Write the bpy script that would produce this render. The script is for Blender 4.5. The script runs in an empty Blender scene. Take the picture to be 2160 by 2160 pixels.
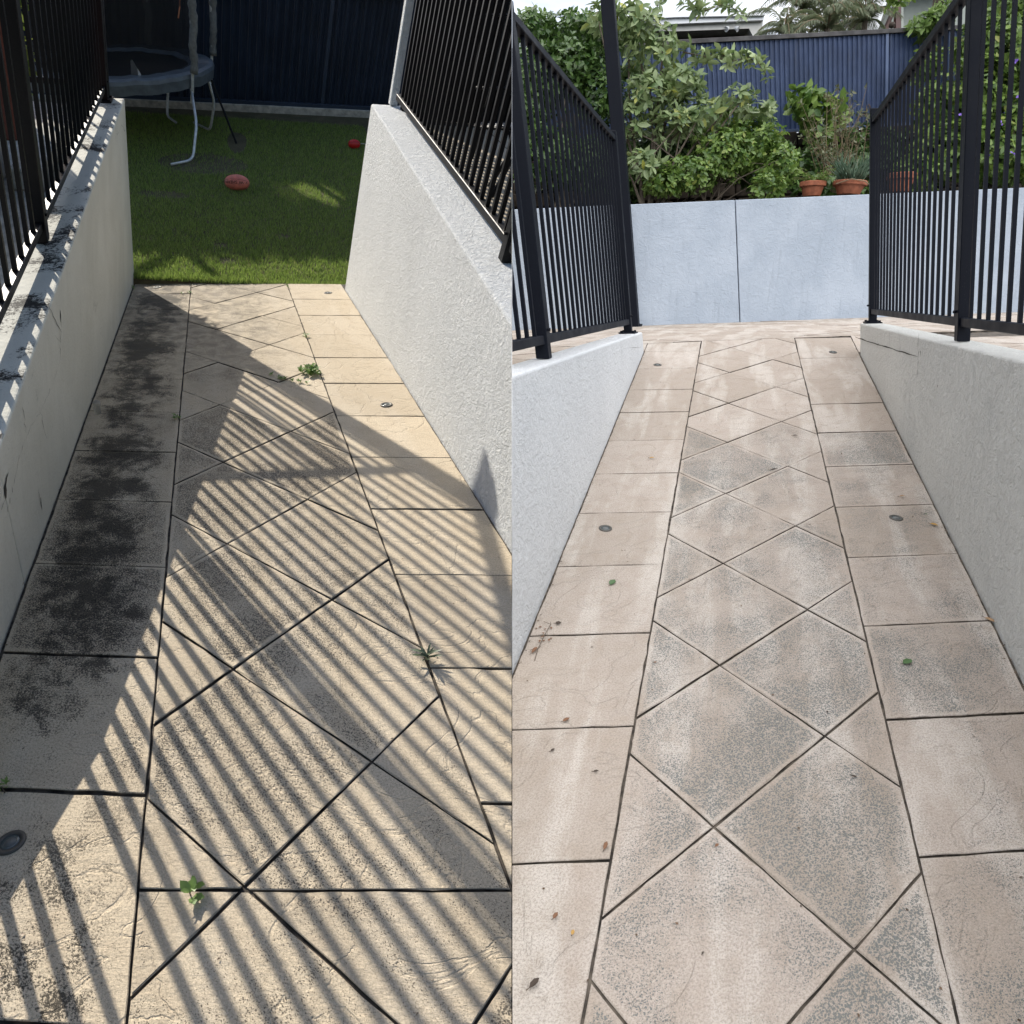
import bpy, bmesh, math, random
import numpy as np
from mathutils import Vector, Matrix, noise as mnoise
random.seed(7); rng = np.random.default_rng(11)
sc = bpy.context.scene
COL = sc.collection
# ------------------------------------------------------------------ camera
FP = 1570.0                                   # focal length in photo pixels (2160 wide)
PITCH = math.radians(16.4)
CAM = np.array([0.0, 0.0, 1.7])
RV = np.array([1.0, 0, 0]); UV_ = np.array([0, math.sin(PITCH), math.cos(PITCH)]); FV = np.array([0, math.cos(PITCH), -math.sin(PITCH)])
cd = bpy.data.cameras.new('camera'); co = bpy.data.objects.new('camera', cd); COL.objects.link(co)
co.location = CAM; co.rotation_euler = (math.radians(90) - PITCH, 0, 0)
cd.sensor_width = 36; cd.lens = 36 * FP / 2160; cd.clip_start = .05; cd.clip_end = 2000
sc.camera = co
def wd(p):                                    # camera axes -> world
    p = np.asarray(p, float); return CAM + p[..., 0:1] * RV + p[..., 1:2] * UV_ + p[..., 2:3] * FV
def wv(d):
    d = np.asarray(d, float); return d[0] * RV + d[1] * UV_ + d[2] * FV
def at(x, y, z):                              # point seen at photo pixel x, y at depth z metres
    return wd(np.array([(x - 1080) / FP * z, (1080 - y) / FP * z, z]))
# ------------------------------------------------------------------ light
sund = wv([.488, -.82340, -.27748]); sund /= np.linalg.norm(sund)
sun_el = math.asin(-sund[2]); sun_az = math.atan2(-sund[0], -sund[1])
world = bpy.data.worlds.new('World'); sc.world = world; world.use_nodes = True
nt = world.node_tree; nt.nodes.clear()
sky = nt.nodes.new('ShaderNodeTexSky'); sky.sky_type = 'NISHITA'; sky.sun_disc = False
sky.sun_elevation = sun_el; sky.sun_rotation = sun_az; sky.air_density = 1.0; sky.dust_density = 2.0; sky.ozone_density = 1.0
bg = nt.nodes.new('ShaderNodeBackground'); bg.inputs[1].default_value = .12
wo = nt.nodes.new('ShaderNodeOutputWorld')
tcw = nt.nodes.new('ShaderNodeTexCoord'); mp = nt.nodes.new('ShaderNodeMapping'); mp.inputs['Scale'].default_value = (1, 1, 3)
cn = nt.nodes.new('ShaderNodeTexNoise'); cn.inputs['Scale'].default_value = 2.6; cn.inputs['Detail'].default_value = 7; cn.inputs['Roughness'].default_value = .55
crp = nt.nodes.new('ShaderNodeValToRGB'); crp.color_ramp.elements[0].position = .36; crp.color_ramp.elements[1].position = .56
mx = nt.nodes.new('ShaderNodeMixRGB'); mx.inputs[2].default_value = (9.3, 9.6, 10.2, 1)
nt.links.new(tcw.outputs['Generated'], mp.inputs[0]); nt.links.new(mp.outputs[0], cn.inputs['Vector']); nt.links.new(cn.outputs[0], crp.inputs[0])
gw = nt.nodes.new('ShaderNodeVectorMath'); gw.operation = 'DOT_PRODUCT'; gw.inputs[1].default_value = (.22, .95, .22); nt.links.new(tcw.outputs['Generated'], gw.inputs[0])
gr_ = nt.nodes.new('ShaderNodeMapRange'); gr_.inputs[1].default_value = .72; gr_.inputs[2].default_value = .93; nt.links.new(gw.outputs['Value'], gr_.inputs[0])   # a bank of cloud to the north
mm = nt.nodes.new('ShaderNodeMath'); mm.operation = 'MULTIPLY'; nt.links.new(crp.outputs[0], mm.inputs[0]); nt.links.new(gr_.outputs[0], mm.inputs[1])
nt.links.new(mm.outputs[0], mx.inputs[0]); nt.links.new(sky.outputs[0], mx.inputs[1]); nt.links.new(mx.outputs[0], bg.inputs[0]); nt.links.new(bg.outputs[0], wo.inputs[0])
SUNCOL = bpy.data.collections.new('sunny_garden'); SHADECOL = bpy.data.collections.new('overcast_terrace')
def sun(name, d, strength, angle, colr, receivers):
    l = bpy.data.lights.new(name, 'SUN'); l.energy = strength; l.angle = math.radians(angle); l.color = colr
    o = bpy.data.objects.new(name, l); COL.objects.link(o)
    o.rotation_euler = Vector(d).to_track_quat('-Z', 'Y').to_euler(); o.location = (0, 0, 20)
    o.light_linking.receiver_collection = receivers; o.light_linking.blocker_collection = receivers
    return o
sun('sun', sund, 5.0, .36, (1, .93, .82), SUNCOL)
sun('cloud_veiled_sun', np.array([-.20, .34, -.92]), 4.5, 110, (1, .97, .94), SHADECOL)
sc.view_settings.view_transform = 'Standard'; sc.view_settings.look = 'None'; sc.view_settings.gamma = 1
sc.view_settings.exposure = 0.35; sc.render.film_transparent = False
# ------------------------------------------------------------------ ground frames of the two ramps
class Place:
    """A ramp: q across, v along (units of K), h up the posts; 'level' planes have the constant c."""
    def __init__(s, side, xv, yh, K, unit, nad, a, b):
        s.side, s.xv, s.yh, s.K, s.unit = side, xv, yh, K, unit
        D = np.array([(nad[0] - 1080) / FP, -(nad[1] - 1080) / FP, 1.]); s.up = -D / np.linalg.norm(D)
        s.N = np.array([-b * FP, -FP, 1080 - a - 1080 * b]); s.a, s.b = a, b
        s.ax = s._r(0, 2, 0) - s._r(0, 1, 0)
        n = np.cross(s.ax, [1, 0, 0]); n /= np.linalg.norm(n); s.n = n if n[1] > 0 else -n
        s.wup = wv(s.up); s.wax = wv(s.ax) / np.linalg.norm(s.ax); s.wn = wv(s.n)
    def _r(s, q, v, h=0):
        y = s.K / v; z = s.unit * FP / y; x = s.xv + q * y
        return np.array([(x - 1080) / FP * z, (1080 - s.yh - y) / FP * z, z]) + h * s.up
    def ramp(s, q, v, h=0): return wd(s._r(q, v, h))
    def c_of(s, q, v, h): return float(s.N @ s._r(q, v, h))
    def level(s, q, v, c, dh=0):
        p = s._r(q, v, 0); return wd(p + ((c - s.N @ p) / (s.N @ s.up) + dh) * s.up)
    def onlevel(s, x, y, c, dh=0):
        z = c / (y - s.a - s.b * x); return at(x, y, z) + dh * s.wup
    def onramp(s, x, y, h=0):
        z = s.unit * FP / (y - s.yh); return at(x, y, z) + h * s.wup
    def solve(s, q, x, y, g=(2., 1.)):
        v, h = g
        def px(v, h):
            p = s._r(q, v, h); return np.array([1080 + FP * p[0] / p[2], 1080 - FP * p[1] / p[2]])
        for _ in range(40):
            e = px(v, h) - np.array([x, y]); J = np.array([(px(v + 1e-4, h) - px(v, h)) / 1e-4, (px(v, h + 1e-4) - px(v, h)) / 1e-4]).T
            d = np.linalg.solve(J, -e); v += np.clip(d[0], -.5, .5); h += np.clip(d[1], -.5, .5)
        return v, h
L = Place('L', 442, 160, 1820, 1.797, (407, 2864), -341.9, .0745)
R = Place('R', 1563, 240, 1780, 1.937, (1790, 6500), 675.2, -.031)
SIDE = 'L'
# ------------------------------------------------------------------ object helpers
PARTMAP = {}
def tag(o, label=None, cat=None, group=None, kind=None):
    if label: o['label'] = label
    if cat: o['category'] = cat
    if group: o['group'] = group
    if kind: o['kind'] = kind
    return o
def thing(name, loc, label, cat, group=None):
    o = bpy.data.objects.new(name, None); COL.objects.link(o); o.location = loc; o.empty_display_size = .1
    return tag(o, label, cat, group)
def register(o):
    (SUNCOL if SIDE == 'L' else SHADECOL).objects.link(o)
def halves(me, off):
    """the two places meet at x = 0: cut a mesh that reaches across"""
    xs = np.empty(len(me.vertices) * 3); me.vertices.foreach_get('co', xs); xs = xs[0::3] + off[0]
    s = -1 if SIDE == 'L' else 1
    if len(xs) == 0 or (xs * s).min() >= 0: return True
    if (xs * s).max() <= 0: return False
    bm = bmesh.new(); bm.from_mesh(me)
    r = bmesh.ops.bisect_plane(bm, geom=bm.verts[:] + bm.edges[:] + bm.faces[:], plane_co=(-off[0] + s * .001, 0, 0), plane_no=(-s, 0, 0), clear_outer=True, clear_inner=False)
    ed = [e for e in r['geom_cut'] if isinstance(e, bmesh.types.BMEdge) and len(e.link_faces) == 1]
    if ed:
        try: bmesh.ops.holes_fill(bm, edges=ed, sides=0)
        except Exception: pass
    bm.to_mesh(me); bm.free()
    return len(me.vertices) > 0
def put(name, me, m=None, parent=None, loc=(0, 0, 0), smooth=False, cut=True):
    base = np.array(parent.location) if parent is not None and parent.type == 'EMPTY' else np.zeros(3)
    pp = parent
    if parent is not None and parent.parent is not None: base = np.array(parent.parent.location) + np.array(parent.location)
    elif parent is not None and parent.type != 'EMPTY': base = np.array(parent.location)
    if cut and not halves(me, base + np.array(loc)): return None
    if m is not None and not me.materials: me.materials.append(m)
    if smooth: me.polygons.foreach_set('use_smooth', [True] * len(me.polygons))
    o = bpy.data.objects.new(name, me); COL.objects.link(o); o.location = loc
    if parent is not None: o.parent = parent
    register(o); return o
def from_bm(bm):
    me = bpy.data.meshes.new('m'); bmesh.ops.recalc_face_normals(bm, faces=bm.faces[:]); bm.to_mesh(me); bm.free(); return me
class MB:
    """collects shapes, origin O subtracted, into one mesh"""
    def __init__(s, O=(0, 0, 0)): s.bm = bmesh.new(); s.O = np.array(O, float)
    def v(s, p): return s.bm.verts.new(Vector(np.asarray(p) - s.O))
    def hexa(s, P, mi=0):
        vs = [s.v(p) for p in P]
        for f in ((0, 3, 2, 1), (4, 5, 6, 7), (0, 1, 5, 4), (1, 2, 6, 5), (2, 3, 7, 6), (3, 0, 4, 7)):
            fc = s.bm.faces.new([vs[i] for i in f]); fc.material_index = mi
        return s
    def bar(s, p0, p1, e1, e2, w1, w2):
        """prism p0->p1, cross-section w1 x w2 along e1, e2"""
        p0, p1 = np.asarray(p0, float), np.asarray(p1, float); a = np.asarray(e1) * w1 / 2; b = np.asarray(e2) * w2 / 2
        return s.hexa([p0 - a - b, p0 + a - b, p0 + a + b, p0 - a + b, p1 - a - b, p1 + a - b, p1 + a + b, p1 - a + b])
    def box(s, c, sx, sy, sz, rz=0):
        c = np.asarray(c, float); ca, sa = math.cos(rz), math.sin(rz)
        return s.bar(c - [0, 0, sz / 2], c + [0, 0, sz / 2], (ca, sa, 0), (-sa, ca, 0), sx, sy)
    def tube(s, pts, r, n=8, cap=True):
        pts = [Vector(np.asarray(p) - s.O) for p in pts]; rs = [float(q) for q in r] if hasattr(r, "__len__") else [r] * len(pts)
        rings = []; ref = Vector((0, 0, 1))
        for i, p in enumerate(pts):
            d = (pts[min(i + 1, len(pts) - 1)] - pts[max(i - 1, 0)]).normalized()
            if abs(d.dot(ref)) > .95: ref = Vector((1, 0, 0)) if abs(d.x) < .9 else Vector((0, 1, 0))
            u = d.cross(ref).normalized(); w = d.cross(u).normalized()
            rings.append([s.bm.verts.new(p + rs[i] * (math.cos(2 * math.pi * k / n) * u + math.sin(2 * math.pi * k / n) * w)) for k in range(n)])
        for a, b in zip(rings, rings[1:]):
            for k in range(n): s.bm.faces.new((a[k], a[(k + 1) % n], b[(k + 1) % n], b[k]))
        if cap: s.bm.faces.new(rings[0][::-1]); s.bm.faces.new(rings[-1])
        return s
    def lathe(s, c, prof, n=24, ax=(0, 0, 1), sx=1.0):
        """prof: (radius, height) pairs"""
        c = np.asarray(c, float); az = Vector(ax).normalized(); u = az.orthogonal().normalized(); w = az.cross(u); rings = []
        for r, h in prof:
            rings.append([s.v(c + np.array(az * h + (u * math.cos(2 * math.pi * k / n) + w * math.sin(2 * math.pi * k / n) * sx) * r)) for k in range(n)])
        for a, b in zip(rings, rings[1:]):
            for k in range(n): s.bm.faces.new((a[k], a[(k + 1) % n], b[(k + 1) % n], b[k]))
        if prof[0][0] > 1e-5: s.bm.faces.new(rings[0][::-1])
        if prof[-1][0] > 1e-5: s.bm.faces.new(rings[-1])
        return s
    def bevel(s, w, seg=1):
        bmesh.ops.bevel(s.bm, geom=s.bm.edges[:], offset=w, segments=seg, affect='EDGES', profile=.5); return s
    def done(s, name, m, parent=None, smooth=False, loc=(0, 0, 0)):
        return put(name, from_bm(s.bm), m, parent, loc, smooth)
def raw_mesh(V, F, smooth=False):
    """V (n,3), F (m,k) numpy -> mesh, fast"""
    me = bpy.data.meshes.new('m'); n, m, k = len(V), len(F), F.shape[1]
    me.vertices.add(n); me.vertices.foreach_set('co', np.ascontiguousarray(V, np.float32).ravel())
    me.loops.add(m * k); me.loops.foreach_set('vertex_index', np.ascontiguousarray(F, np.int32).ravel())
    me.polygons.add(m); me.polygons.foreach_set('loop_start', np.arange(0, m * k, k, dtype=np.int32))
    try: me.polygons.foreach_set('loop_total', np.full(m, k, np.int32))
    except Exception: pass
    me.update(calc_edges=True)
    if smooth: me.polygons.foreach_set('use_smooth', [True] * m)
    return me
# ------------------------------------------------------------------ materials
def newmat(name):
    m = bpy.data.materials.new(name); m.use_nodes = True; nt = m.node_tree; b = nt.nodes['Principled BSDF']; return m, nt, b
class G:
    """tiny node-graph writer"""
    def __init__(s, nt): s.nt = nt
    def n(s, t, **k):
        x = s.nt.nodes.new(t)
        for a, b in k.items(): setattr(x, a, b)
        return x
    def ln(s, a, b): s.nt.links.new(a, b)
    def coord(s, kind='Object', scale=(1, 1, 1)):
        t = s.n('ShaderNodeTexCoord'); mpn = s.n('ShaderNodeMapping'); mpn.inputs['Scale'].default_value = scale; s.ln(t.outputs[kind], mpn.inputs[0]); return mpn.outputs[0]
    def noise(s, vec, scale, detail=4, rough=.6, dist=0):
        x = s.n('ShaderNodeTexNoise'); x.inputs['Scale'].default_value = scale; x.inputs['Detail'].default_value = detail; x.inputs['Roughness'].default_value = rough; x.inputs['Distortion'].default_value = dist
        if vec is not None: s.ln(vec, x.inputs['Vector'])
        return x.outputs[0]
    def vor(s, vec, scale, feature='F1'):
        x = s.n('ShaderNodeTexVoronoi', feature=feature); x.inputs['Scale'].default_value = scale; s.ln(vec, x.inputs['Vector']); return x.outputs['Distance']
    def ramp(s, val, a, b, lo=0, hi=1):
        x = s.n('ShaderNodeMapRange', interpolation_type='SMOOTHSTEP'); s.ln(val, x.inputs[0]); x.inputs[1].default_value = a; x.inputs[2].default_value = b; x.inputs[3].default_value = lo; x.inputs[4].default_value = hi; return x.outputs[0]
    def math(s, op, a, b=None):
        x = s.n('ShaderNodeMath', operation=op)
        for i, q in enumerate((a, b)):
            if q is None: continue
            if isinstance(q, (int, float)): x.inputs[i].default_value = q
            else: s.ln(q, x.inputs[i])
        return x.outputs[0]
    def mix(s, fac, a, b):
        x = s.n('ShaderNodeMixRGB')
        for i, q in ((0, fac), (1, a), (2, b)):
            if isinstance(q, (int, float)): x.inputs[i].default_value = q
            elif isinstance(q, tuple): x.inputs[i].default_value = q + (1,) if len(q) == 3 else q
            else: s.ln(q, x.inputs[i])
        return x.outputs[0]
    def bump(s, h, strength, dist=.01, prev=None):
        x = s.n('ShaderNodeBump'); x.inputs['Strength'].default_value = strength; x.inputs['Distance'].default_value = dist; s.ln(h, x.inputs['Height'])
        if prev is not None: s.ln(prev, x.inputs['Normal'])
        return x.outputs[0]
def plain(name, c, rough=.5, metal=0, var=.0, scale=20, bump=0, spec=.5):
    m, nt, b = newmat(name); b.inputs['Base Color'].default_value = (*c, 1); b.inputs['Roughness'].default_value = rough; b.inputs['Metallic'].default_value = metal
    b.inputs['Specular IOR Level'].default_value = spec
    if var or bump:
        g = G(nt); v = g.coord(); n = g.noise(v, scale, 5)
        if var: g.ln(g.mix(g.ramp(n, .3, .7), tuple(x * (1 - var) for x in c), tuple(min(1, x * (1 + var)) for x in c)), b.inputs['Base Color'])
        if bump: g.ln(g.bump(n, bump, .01), b.inputs['Normal'])
    return m
def metal_paint(name, c, rough=.32, spec=.5):
    m, nt, b = newmat(name); g = G(nt); v = g.coord()
    n = g.noise(v, 9, 5); d = g.ramp(g.noise(v, 220, 2), .68, .74)
    g.ln(g.mix(g.math('MULTIPLY', d, .25), g.mix(n, tuple(x * .8 for x in c), tuple(x * 1.25 for x in c)), (.12, .12, .11)), b.inputs['Base Color'])
    g.ln(g.ramp(n, .2, .8, rough - .07, rough + .12), b.inputs['Roughness']); b.inputs['Specular IOR Level'].default_value = spec
    return m
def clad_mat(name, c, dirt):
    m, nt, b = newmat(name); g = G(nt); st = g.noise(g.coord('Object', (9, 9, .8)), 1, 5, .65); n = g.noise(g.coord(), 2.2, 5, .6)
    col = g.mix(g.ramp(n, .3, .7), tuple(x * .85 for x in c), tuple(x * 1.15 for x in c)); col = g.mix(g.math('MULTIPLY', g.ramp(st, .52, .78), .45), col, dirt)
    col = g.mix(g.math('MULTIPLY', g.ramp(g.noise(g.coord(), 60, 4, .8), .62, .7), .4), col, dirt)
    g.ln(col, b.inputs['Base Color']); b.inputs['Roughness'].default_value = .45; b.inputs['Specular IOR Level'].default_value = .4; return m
def tile_mat(name, cols, speck_c, speck_amt, dark_band=None, streak=.5, pit=.5, vs=150):
    """sandstone-look pavers; UV is metres on the ramp; 'tone','fleck','rim' are per-tile attributes"""
    m, nt, b = newmat(name); g = G(nt); uv = g.coord('UV')
    at_ = lambda n: (lambda x: (setattr(x, 'attribute_name', n), x)[1])(g.n('ShaderNodeAttribute')).outputs['Fac']
    tone, fleck, rim = at_('tone'), at_('fleck'), at_('rim')
    big = g.noise(uv, 2.2, 4, .6); fine = g.noise(uv, 60, 6, .7); mid = g.noise(uv, 11, 5, .65, .6)
    st = g.noise(g.coord('UV', (5, .9, 1)), 1.0, 4, .55, .3)
    c = g.mix(g.ramp(tone, 0, 1), cols[0], cols[1])
    c = g.mix(g.math('MULTIPLY', g.ramp(st, .45, .62), streak), c, cols[2])
    c = g.mix(g.math('MULTIPLY', g.ramp(mid, .42, .7), .35), c, cols[3])
    c = g.mix(g.math('MULTIPLY', g.ramp(g.noise(uv, 170, 4, .9), .44, .60), .60), c, tuple(x * .55 for x in cols[0]))
    # flecks of exposed aggregate, in patches, fewer at tile rims
    dv = g.n('ShaderNodeMixRGB'); dv.inputs[0].default_value = .012; g.ln(uv, dv.inputs[1])
    nn = g.n('ShaderNodeTexNoise'); nn.inputs['Scale'].default_value = 70; g.ln(uv, nn.inputs[0]); g.ln(nn.outputs['Color'], dv.inputs[2])
    vd = g.vor(dv.outputs[0], vs); vd2 = g.vor(dv.outputs[0], vs * 1.9)
    patch = g.ramp(g.math('ADD', g.math('MULTIPLY', g.noise(uv, 3.0, 5, .6, .4), .8), g.math('MULTIPLY', fleck, .26)), .42, .92)
    patch = g.math('MULTIPLY', patch, g.ramp(g.math('ADD', rim, g.math('MULTIPLY', g.noise(uv, 16, 3), .5)), .25, .75))
    thr = g.math('MULTIPLY', patch, .52)
    dot = g.math('MULTIPLY', g.ramp(g.math('SUBTRACT', thr, vd), -.02, .07), speck_amt)
    thr2 = g.math('MULTIPLY', g.math('ADD', patch, .42), .30); dot2 = g.math('MULTIPLY', g.ramp(g.math('SUBTRACT', thr2, vd2), -.02, .06), speck_amt * .7)
    dd = g.math('MAXIMUM', dot, dot2)
    c = g.mix(dd, c, speck_c)
    if dark_band:                                  # algae that has grown on the strip of tiles under the wall
        u0, u1, cst = dark_band
        sep = g.n('ShaderNodeSeparateXYZ'); g.ln(uv, sep.inputs[0])
        w = g.math('MULTIPLY', g.ramp(sep.outputs[0], u0 - .02, u0 + .17), g.ramp(sep.outputs[0], u1 + .04, u1 - .20))
        w = g.math('MULTIPLY', w, g.ramp(sep.outputs[1], 1.95, 2.9))
        al = g.math('ADD', g.math('MULTIPLY', g.noise(g.coord('UV', (1, 1.25, 1)), 2.6, 5, .6, .15), 1.0), g.math('ADD', g.math('MULTIPLY', g.noise(uv, 10, 8, .78, .5), 1.2), g.math('MULTIPLY', g.noise(uv, 170, 3, .9), 1.2)))
        alm = g.ramp(g.math('ADD', al, g.math('ADD', g.math('MULTIPLY', w, .33), g.math('MULTIPLY', tone, .10))), 1.90, 2.12)
        alm = g.math('MULTIPLY', alm, g.ramp(w, .0, .35)); c = g.mix(g.math('MULTIPLY', alm, .86), c, cst)
        w2 = g.math('MULTIPLY', g.ramp(sep.outputs[0], u1 + .10, u1 - .15), g.ramp(sep.outputs[1], 2.6, 1.75))
        al2 = g.ramp(g.math('ADD', al, g.math('MULTIPLY', w2, .16)), 1.86, 1.97); c = g.mix(g.math('MULTIPLY', g.math('MULTIPLY', al2, w2), .9), c, cst)
        w3 = g.math('MULTIPLY', g.ramp(sep.outputs[1], 4.4, 6.3), g.ramp(sep.outputs[0], .75, .25)); c = g.mix(g.math('MULTIPLY', g.math('MULTIPLY', w3, g.ramp(mid, .25, .7)), .62), c, (.10, .093, .082))  # w3: broad grey-brown darkening over the far tiles, fading toward the white wall
    g.ln(c, b.inputs['Base Color']); b.inputs['Roughness'].default_value = .85; b.inputs['Specular IOR Level'].default_value = .25
    rdg = g.n('ShaderNodeTexNoise'); rdg.inputs['Scale'].default_value = 3.2; rdg.inputs['Detail'].default_value = 5; rdg.inputs['Distortion'].default_value = 1.6
    g.ln(uv, rdg.inputs[0])
    cleft = g.ramp(g.math('ABSOLUTE', g.math('SUBTRACT', rdg.outputs[0], .52)), .0, .02, -1, 0)
    h = g.math('ADD', g.math('MULTIPLY', g.noise(g.coord('UV', (1, 2.2, 1)), 26, 7, .72), 1.3), g.math('MULTIPLY', dd, -pit))
    h = g.math('ADD', h, g.math('MULTIPLY', cleft, .55))
    g.ln(g.bump(h, .75, .006), b.inputs['Normal'])
    return m
def render_mat(name, c, c2, mould=0, top_c=None, rough=.8, scale=1.0, bstr=.8, dist=.012, stk=.25, pits=.25):
    m, nt, b = newmat(name); g = G(nt); v = g.coord()
    n1 = g.noise(v, 1.6, 5, .6, .4); col = g.mix(g.ramp(n1, .3, .75), c, c2)
    streaks = g.noise(g.coord('Object', (14, 14, 1.3)), 1, 4, .6); col = g.mix(g.math('MULTIPLY', g.ramp(streaks, .55, .8), stk), col, tuple(x * .72 for x in c))
    if mould:
        geo = g.n('ShaderNodeNewGeometry'); sp = g.n('ShaderNodeSeparateXYZ'); g.ln(geo.outputs['Normal'], sp.inputs[0])
        al = g.math('ADD', g.noise(v, 3.1, 5, .65, .6), g.math('MULTIPLY', g.noise(v, 70, 4, .8), .5))
        mk = g.math('MULTIPLY', g.ramp(al, .74, .84), g.ramp(sp.outputs[2], .5, .8)); col = g.mix(g.math('MULTIPLY', mk, mould), col, (.02, .02, .018))
        mk2 = g.math('MULTIPLY', g.ramp(g.noise(v, 2.3, 6, .7, 1.0), .64, .7), g.ramp(g.noise(v, 60, 3, .7), .4, .6)); col = g.mix(g.math('MULTIPLY', mk2, .28 * mould), col, (.06, .058, .05))
    pt_ = g.math('MULTIPLY', g.ramp(g.noise(v, 75 * scale, 5, .8), .57, .68), pits); col = g.mix(pt_, col, tuple(x * .35 for x in c))
    g.ln(col, b.inputs['Base Color']); b.inputs['Roughness'].default_value = rough; b.inputs['Specular IOR Level'].default_value = .3
    tr = g.noise(g.coord('Object', (1, 1, 1)), 17 * scale, 7, .7, 1.4); gr = g.noise(v, 95 * scale, 4, .7)
    rid = g.ramp(g.noise(v, 7 * scale, 4, .6, 2.5), .5, .58)
    h = g.math('ADD', g.math('MULTIPLY', tr, 1.2), g.math('ADD', g.math('MULTIPLY', gr, .45), g.math('MULTIPLY', rid, .12)))
    g.ln(g.bump(h, bstr, dist), b.inputs['Normal']); return m
def leaf_mat(name, c1, c2, c3=None, trans=.25, rough=.42, vein=True):
    m, nt, b = newmat(name); g = G(nt); geo = g.n('ShaderNodeNewGeometry'); r = geo.outputs['Random Per Island']
    x = g.n('ShaderNodeValToRGB'); x.color_ramp.elements[0].color = (*c1, 1); x.color_ramp.elements[1].color = (*c2, 1); g.ln(r, x.inputs[0])
    if c3 is not None:
        e = x.color_ramp.elements.new(.93); e.color = (*c2, 1); x.color_ramp.elements[-1].color = (*c3, 1); x.color_ramp.elements[-1].position = 1.0
    back = g.mix(geo.outputs['Backfacing'], x.outputs[0], tuple(min(1, (a + .03) * 1.3) for a in c2))
    g.ln(back, b.inputs['Base Color']); b.inputs['Roughness'].default_value = rough; b.inputs['Specular IOR Level'].default_value = .45
    t = g.n('ShaderNodeBsdfTranslucent'); g.ln(x.outputs[0], t.inputs[0]); ms = g.n('ShaderNodeMixShader'); ms.inputs[0].default_value = trans
    out = nt.nodes['Material Output']; g.ln(b.outputs[0], ms.inputs[1]); g.ln(t.outputs[0], ms.inputs[2]); g.ln(ms.outputs[0], out.inputs[0]); return m
def grass_ground(name):
    m, nt, b = newmat(name); g = G(nt); v = g.coord()
    c = g.mix(g.ramp(g.noise(v, 5, 5), .35, .7), (.08, .072, .035), (.13, .105, .055)); bare = g.ramp(g.noise(v, 1.7, 4, .6), .62, .72)
    g.ln(g.mix(bare, c, (.14, .10, .06)), b.inputs['Base Color']); b.inputs['Roughness'].default_value = .95; g.ln(g.bump(g.noise(v, 90, 3), .8, .02), b.inputs['Normal']); return m
M = {}
M['tileL'] = tile_mat('sandstone_paver_warm', [(.54, .455, .335), (.64, .54, .395), (.68, .60, .48), (.48, .38, .265)], (.085, .075, .062), .85, (-.66, -.16, (.022, .020, .017)), .35, .6, 185)
M['tileR'] = tile_mat('sandstone_paver_pale', [(.385, .33, .275), (.46, .40, .345), (.58, .535, .48), (.33, .265, .20)], (.135, .15, .145), .85, None, .75, .35, 185)
M['bed'] = plain('joint_bed', (.075, .062, .048), .95, var=.75, scale=26, bump=.5)
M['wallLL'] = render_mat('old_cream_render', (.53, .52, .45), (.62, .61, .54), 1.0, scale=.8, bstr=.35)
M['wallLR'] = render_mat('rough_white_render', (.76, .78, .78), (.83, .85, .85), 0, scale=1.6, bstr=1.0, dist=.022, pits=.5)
M['wallRL'] = render_mat('blue_white_render', (.68, .70, .71), (.76, .78, .79), 0, scale=1.4, bstr=1.0, dist=.014)
M['wallRR'] = render_mat('grey_white_render', (.62, .625, .59), (.69, .695, .655), 0, scale=1.0, bstr=1.0, dist=.017)
M['retain'] = render_mat('pale_blue_render', (.38, .435, .505), (.46, .515, .585), 0, scale=.7, bstr=.9, dist=.012, stk=.5)
M['blackL'] = metal_paint('black_powder_coat', (.0035, .004, .0055), .42, .2)
M['blackR'] = metal_paint('satin_black_powder_coat', (.0045, .006, .011), .5, .12)
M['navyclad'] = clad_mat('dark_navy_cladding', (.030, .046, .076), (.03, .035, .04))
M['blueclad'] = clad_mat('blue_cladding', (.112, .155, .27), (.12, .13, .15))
M['crack'] = plain('crack_dirt', (.035, .030, .022), .95)
M['bark'] = plain('bark', (.12, .095, .07), .9, var=.3, scale=40, bump=.6)
M['terracotta'] = plain('terracotta', (.36, .12, .06), .8, var=.25, scale=14, bump=.2)
M['steel'] = plain('galvanised_steel', (.60, .62, .62), .4, .4, var=.15)
M['grass'] = leaf_mat('grass_blade', (.10, .155, .032), (.28, .38, .085), (.40, .38, .15), .45, .6)
M['ground'] = grass_ground('lawn_soil')
# ------------------------------------------------------------------ paving
def clip_poly(P, n, d):
    """keep n.p <= d"""
    out = []
    for i in range(len(P)):
        a, b = P[i - 1], P[i]; da, db = n[0] * a[0] + n[1] * a[1] - d, n[0] * b[0] + n[1] * b[1] - d
        if da <= 0: 
            out.append(a)
            if db > 0: t = da / (da - db); out.append((a[0] + t * (b[0] - a[0]), a[1] + t * (b[1] - a[1])))
        elif db <= 0: t = da / (da - db); out.append((a[0] + t * (b[0] - a[0]), a[1] + t * (b[1] - a[1])))
    return out
def ccw(P): return P if sum(a[0] * b[1] - b[0] * a[1] for a, b in zip(P, P[1:] + P[:1])) > 0 else P[::-1]
def shrink(P, g):
    P = ccw(P); Q = P
    for i in range(len(P)):
        a, b = P[i], P[(i + 1) % len(P)]; dx, dy = b[0] - a[0], b[1] - a[1]; l = math.hypot(dx, dy)
        if l < 1e-6: continue
        n = (dy / l, -dx / l); gg = g(a, b) if callable(g) else g
        Q = clip_poly(Q, n, n[0] * a[0] + n[1] * a[1] - gg)
        if len(Q) < 3: return []
    R_ = [Q[0]]
    for p in Q[1:]:
        if math.hypot(p[0] - R_[-1][0], p[1] - R_[-1][1]) > 1e-4: R_.append(p)
    if math.hypot(R_[0][0] - R_[-1][0], R_[0][1] - R_[-1][1]) < 1e-4: R_.pop()
    return R_ if len(R_) > 2 else []
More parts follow.
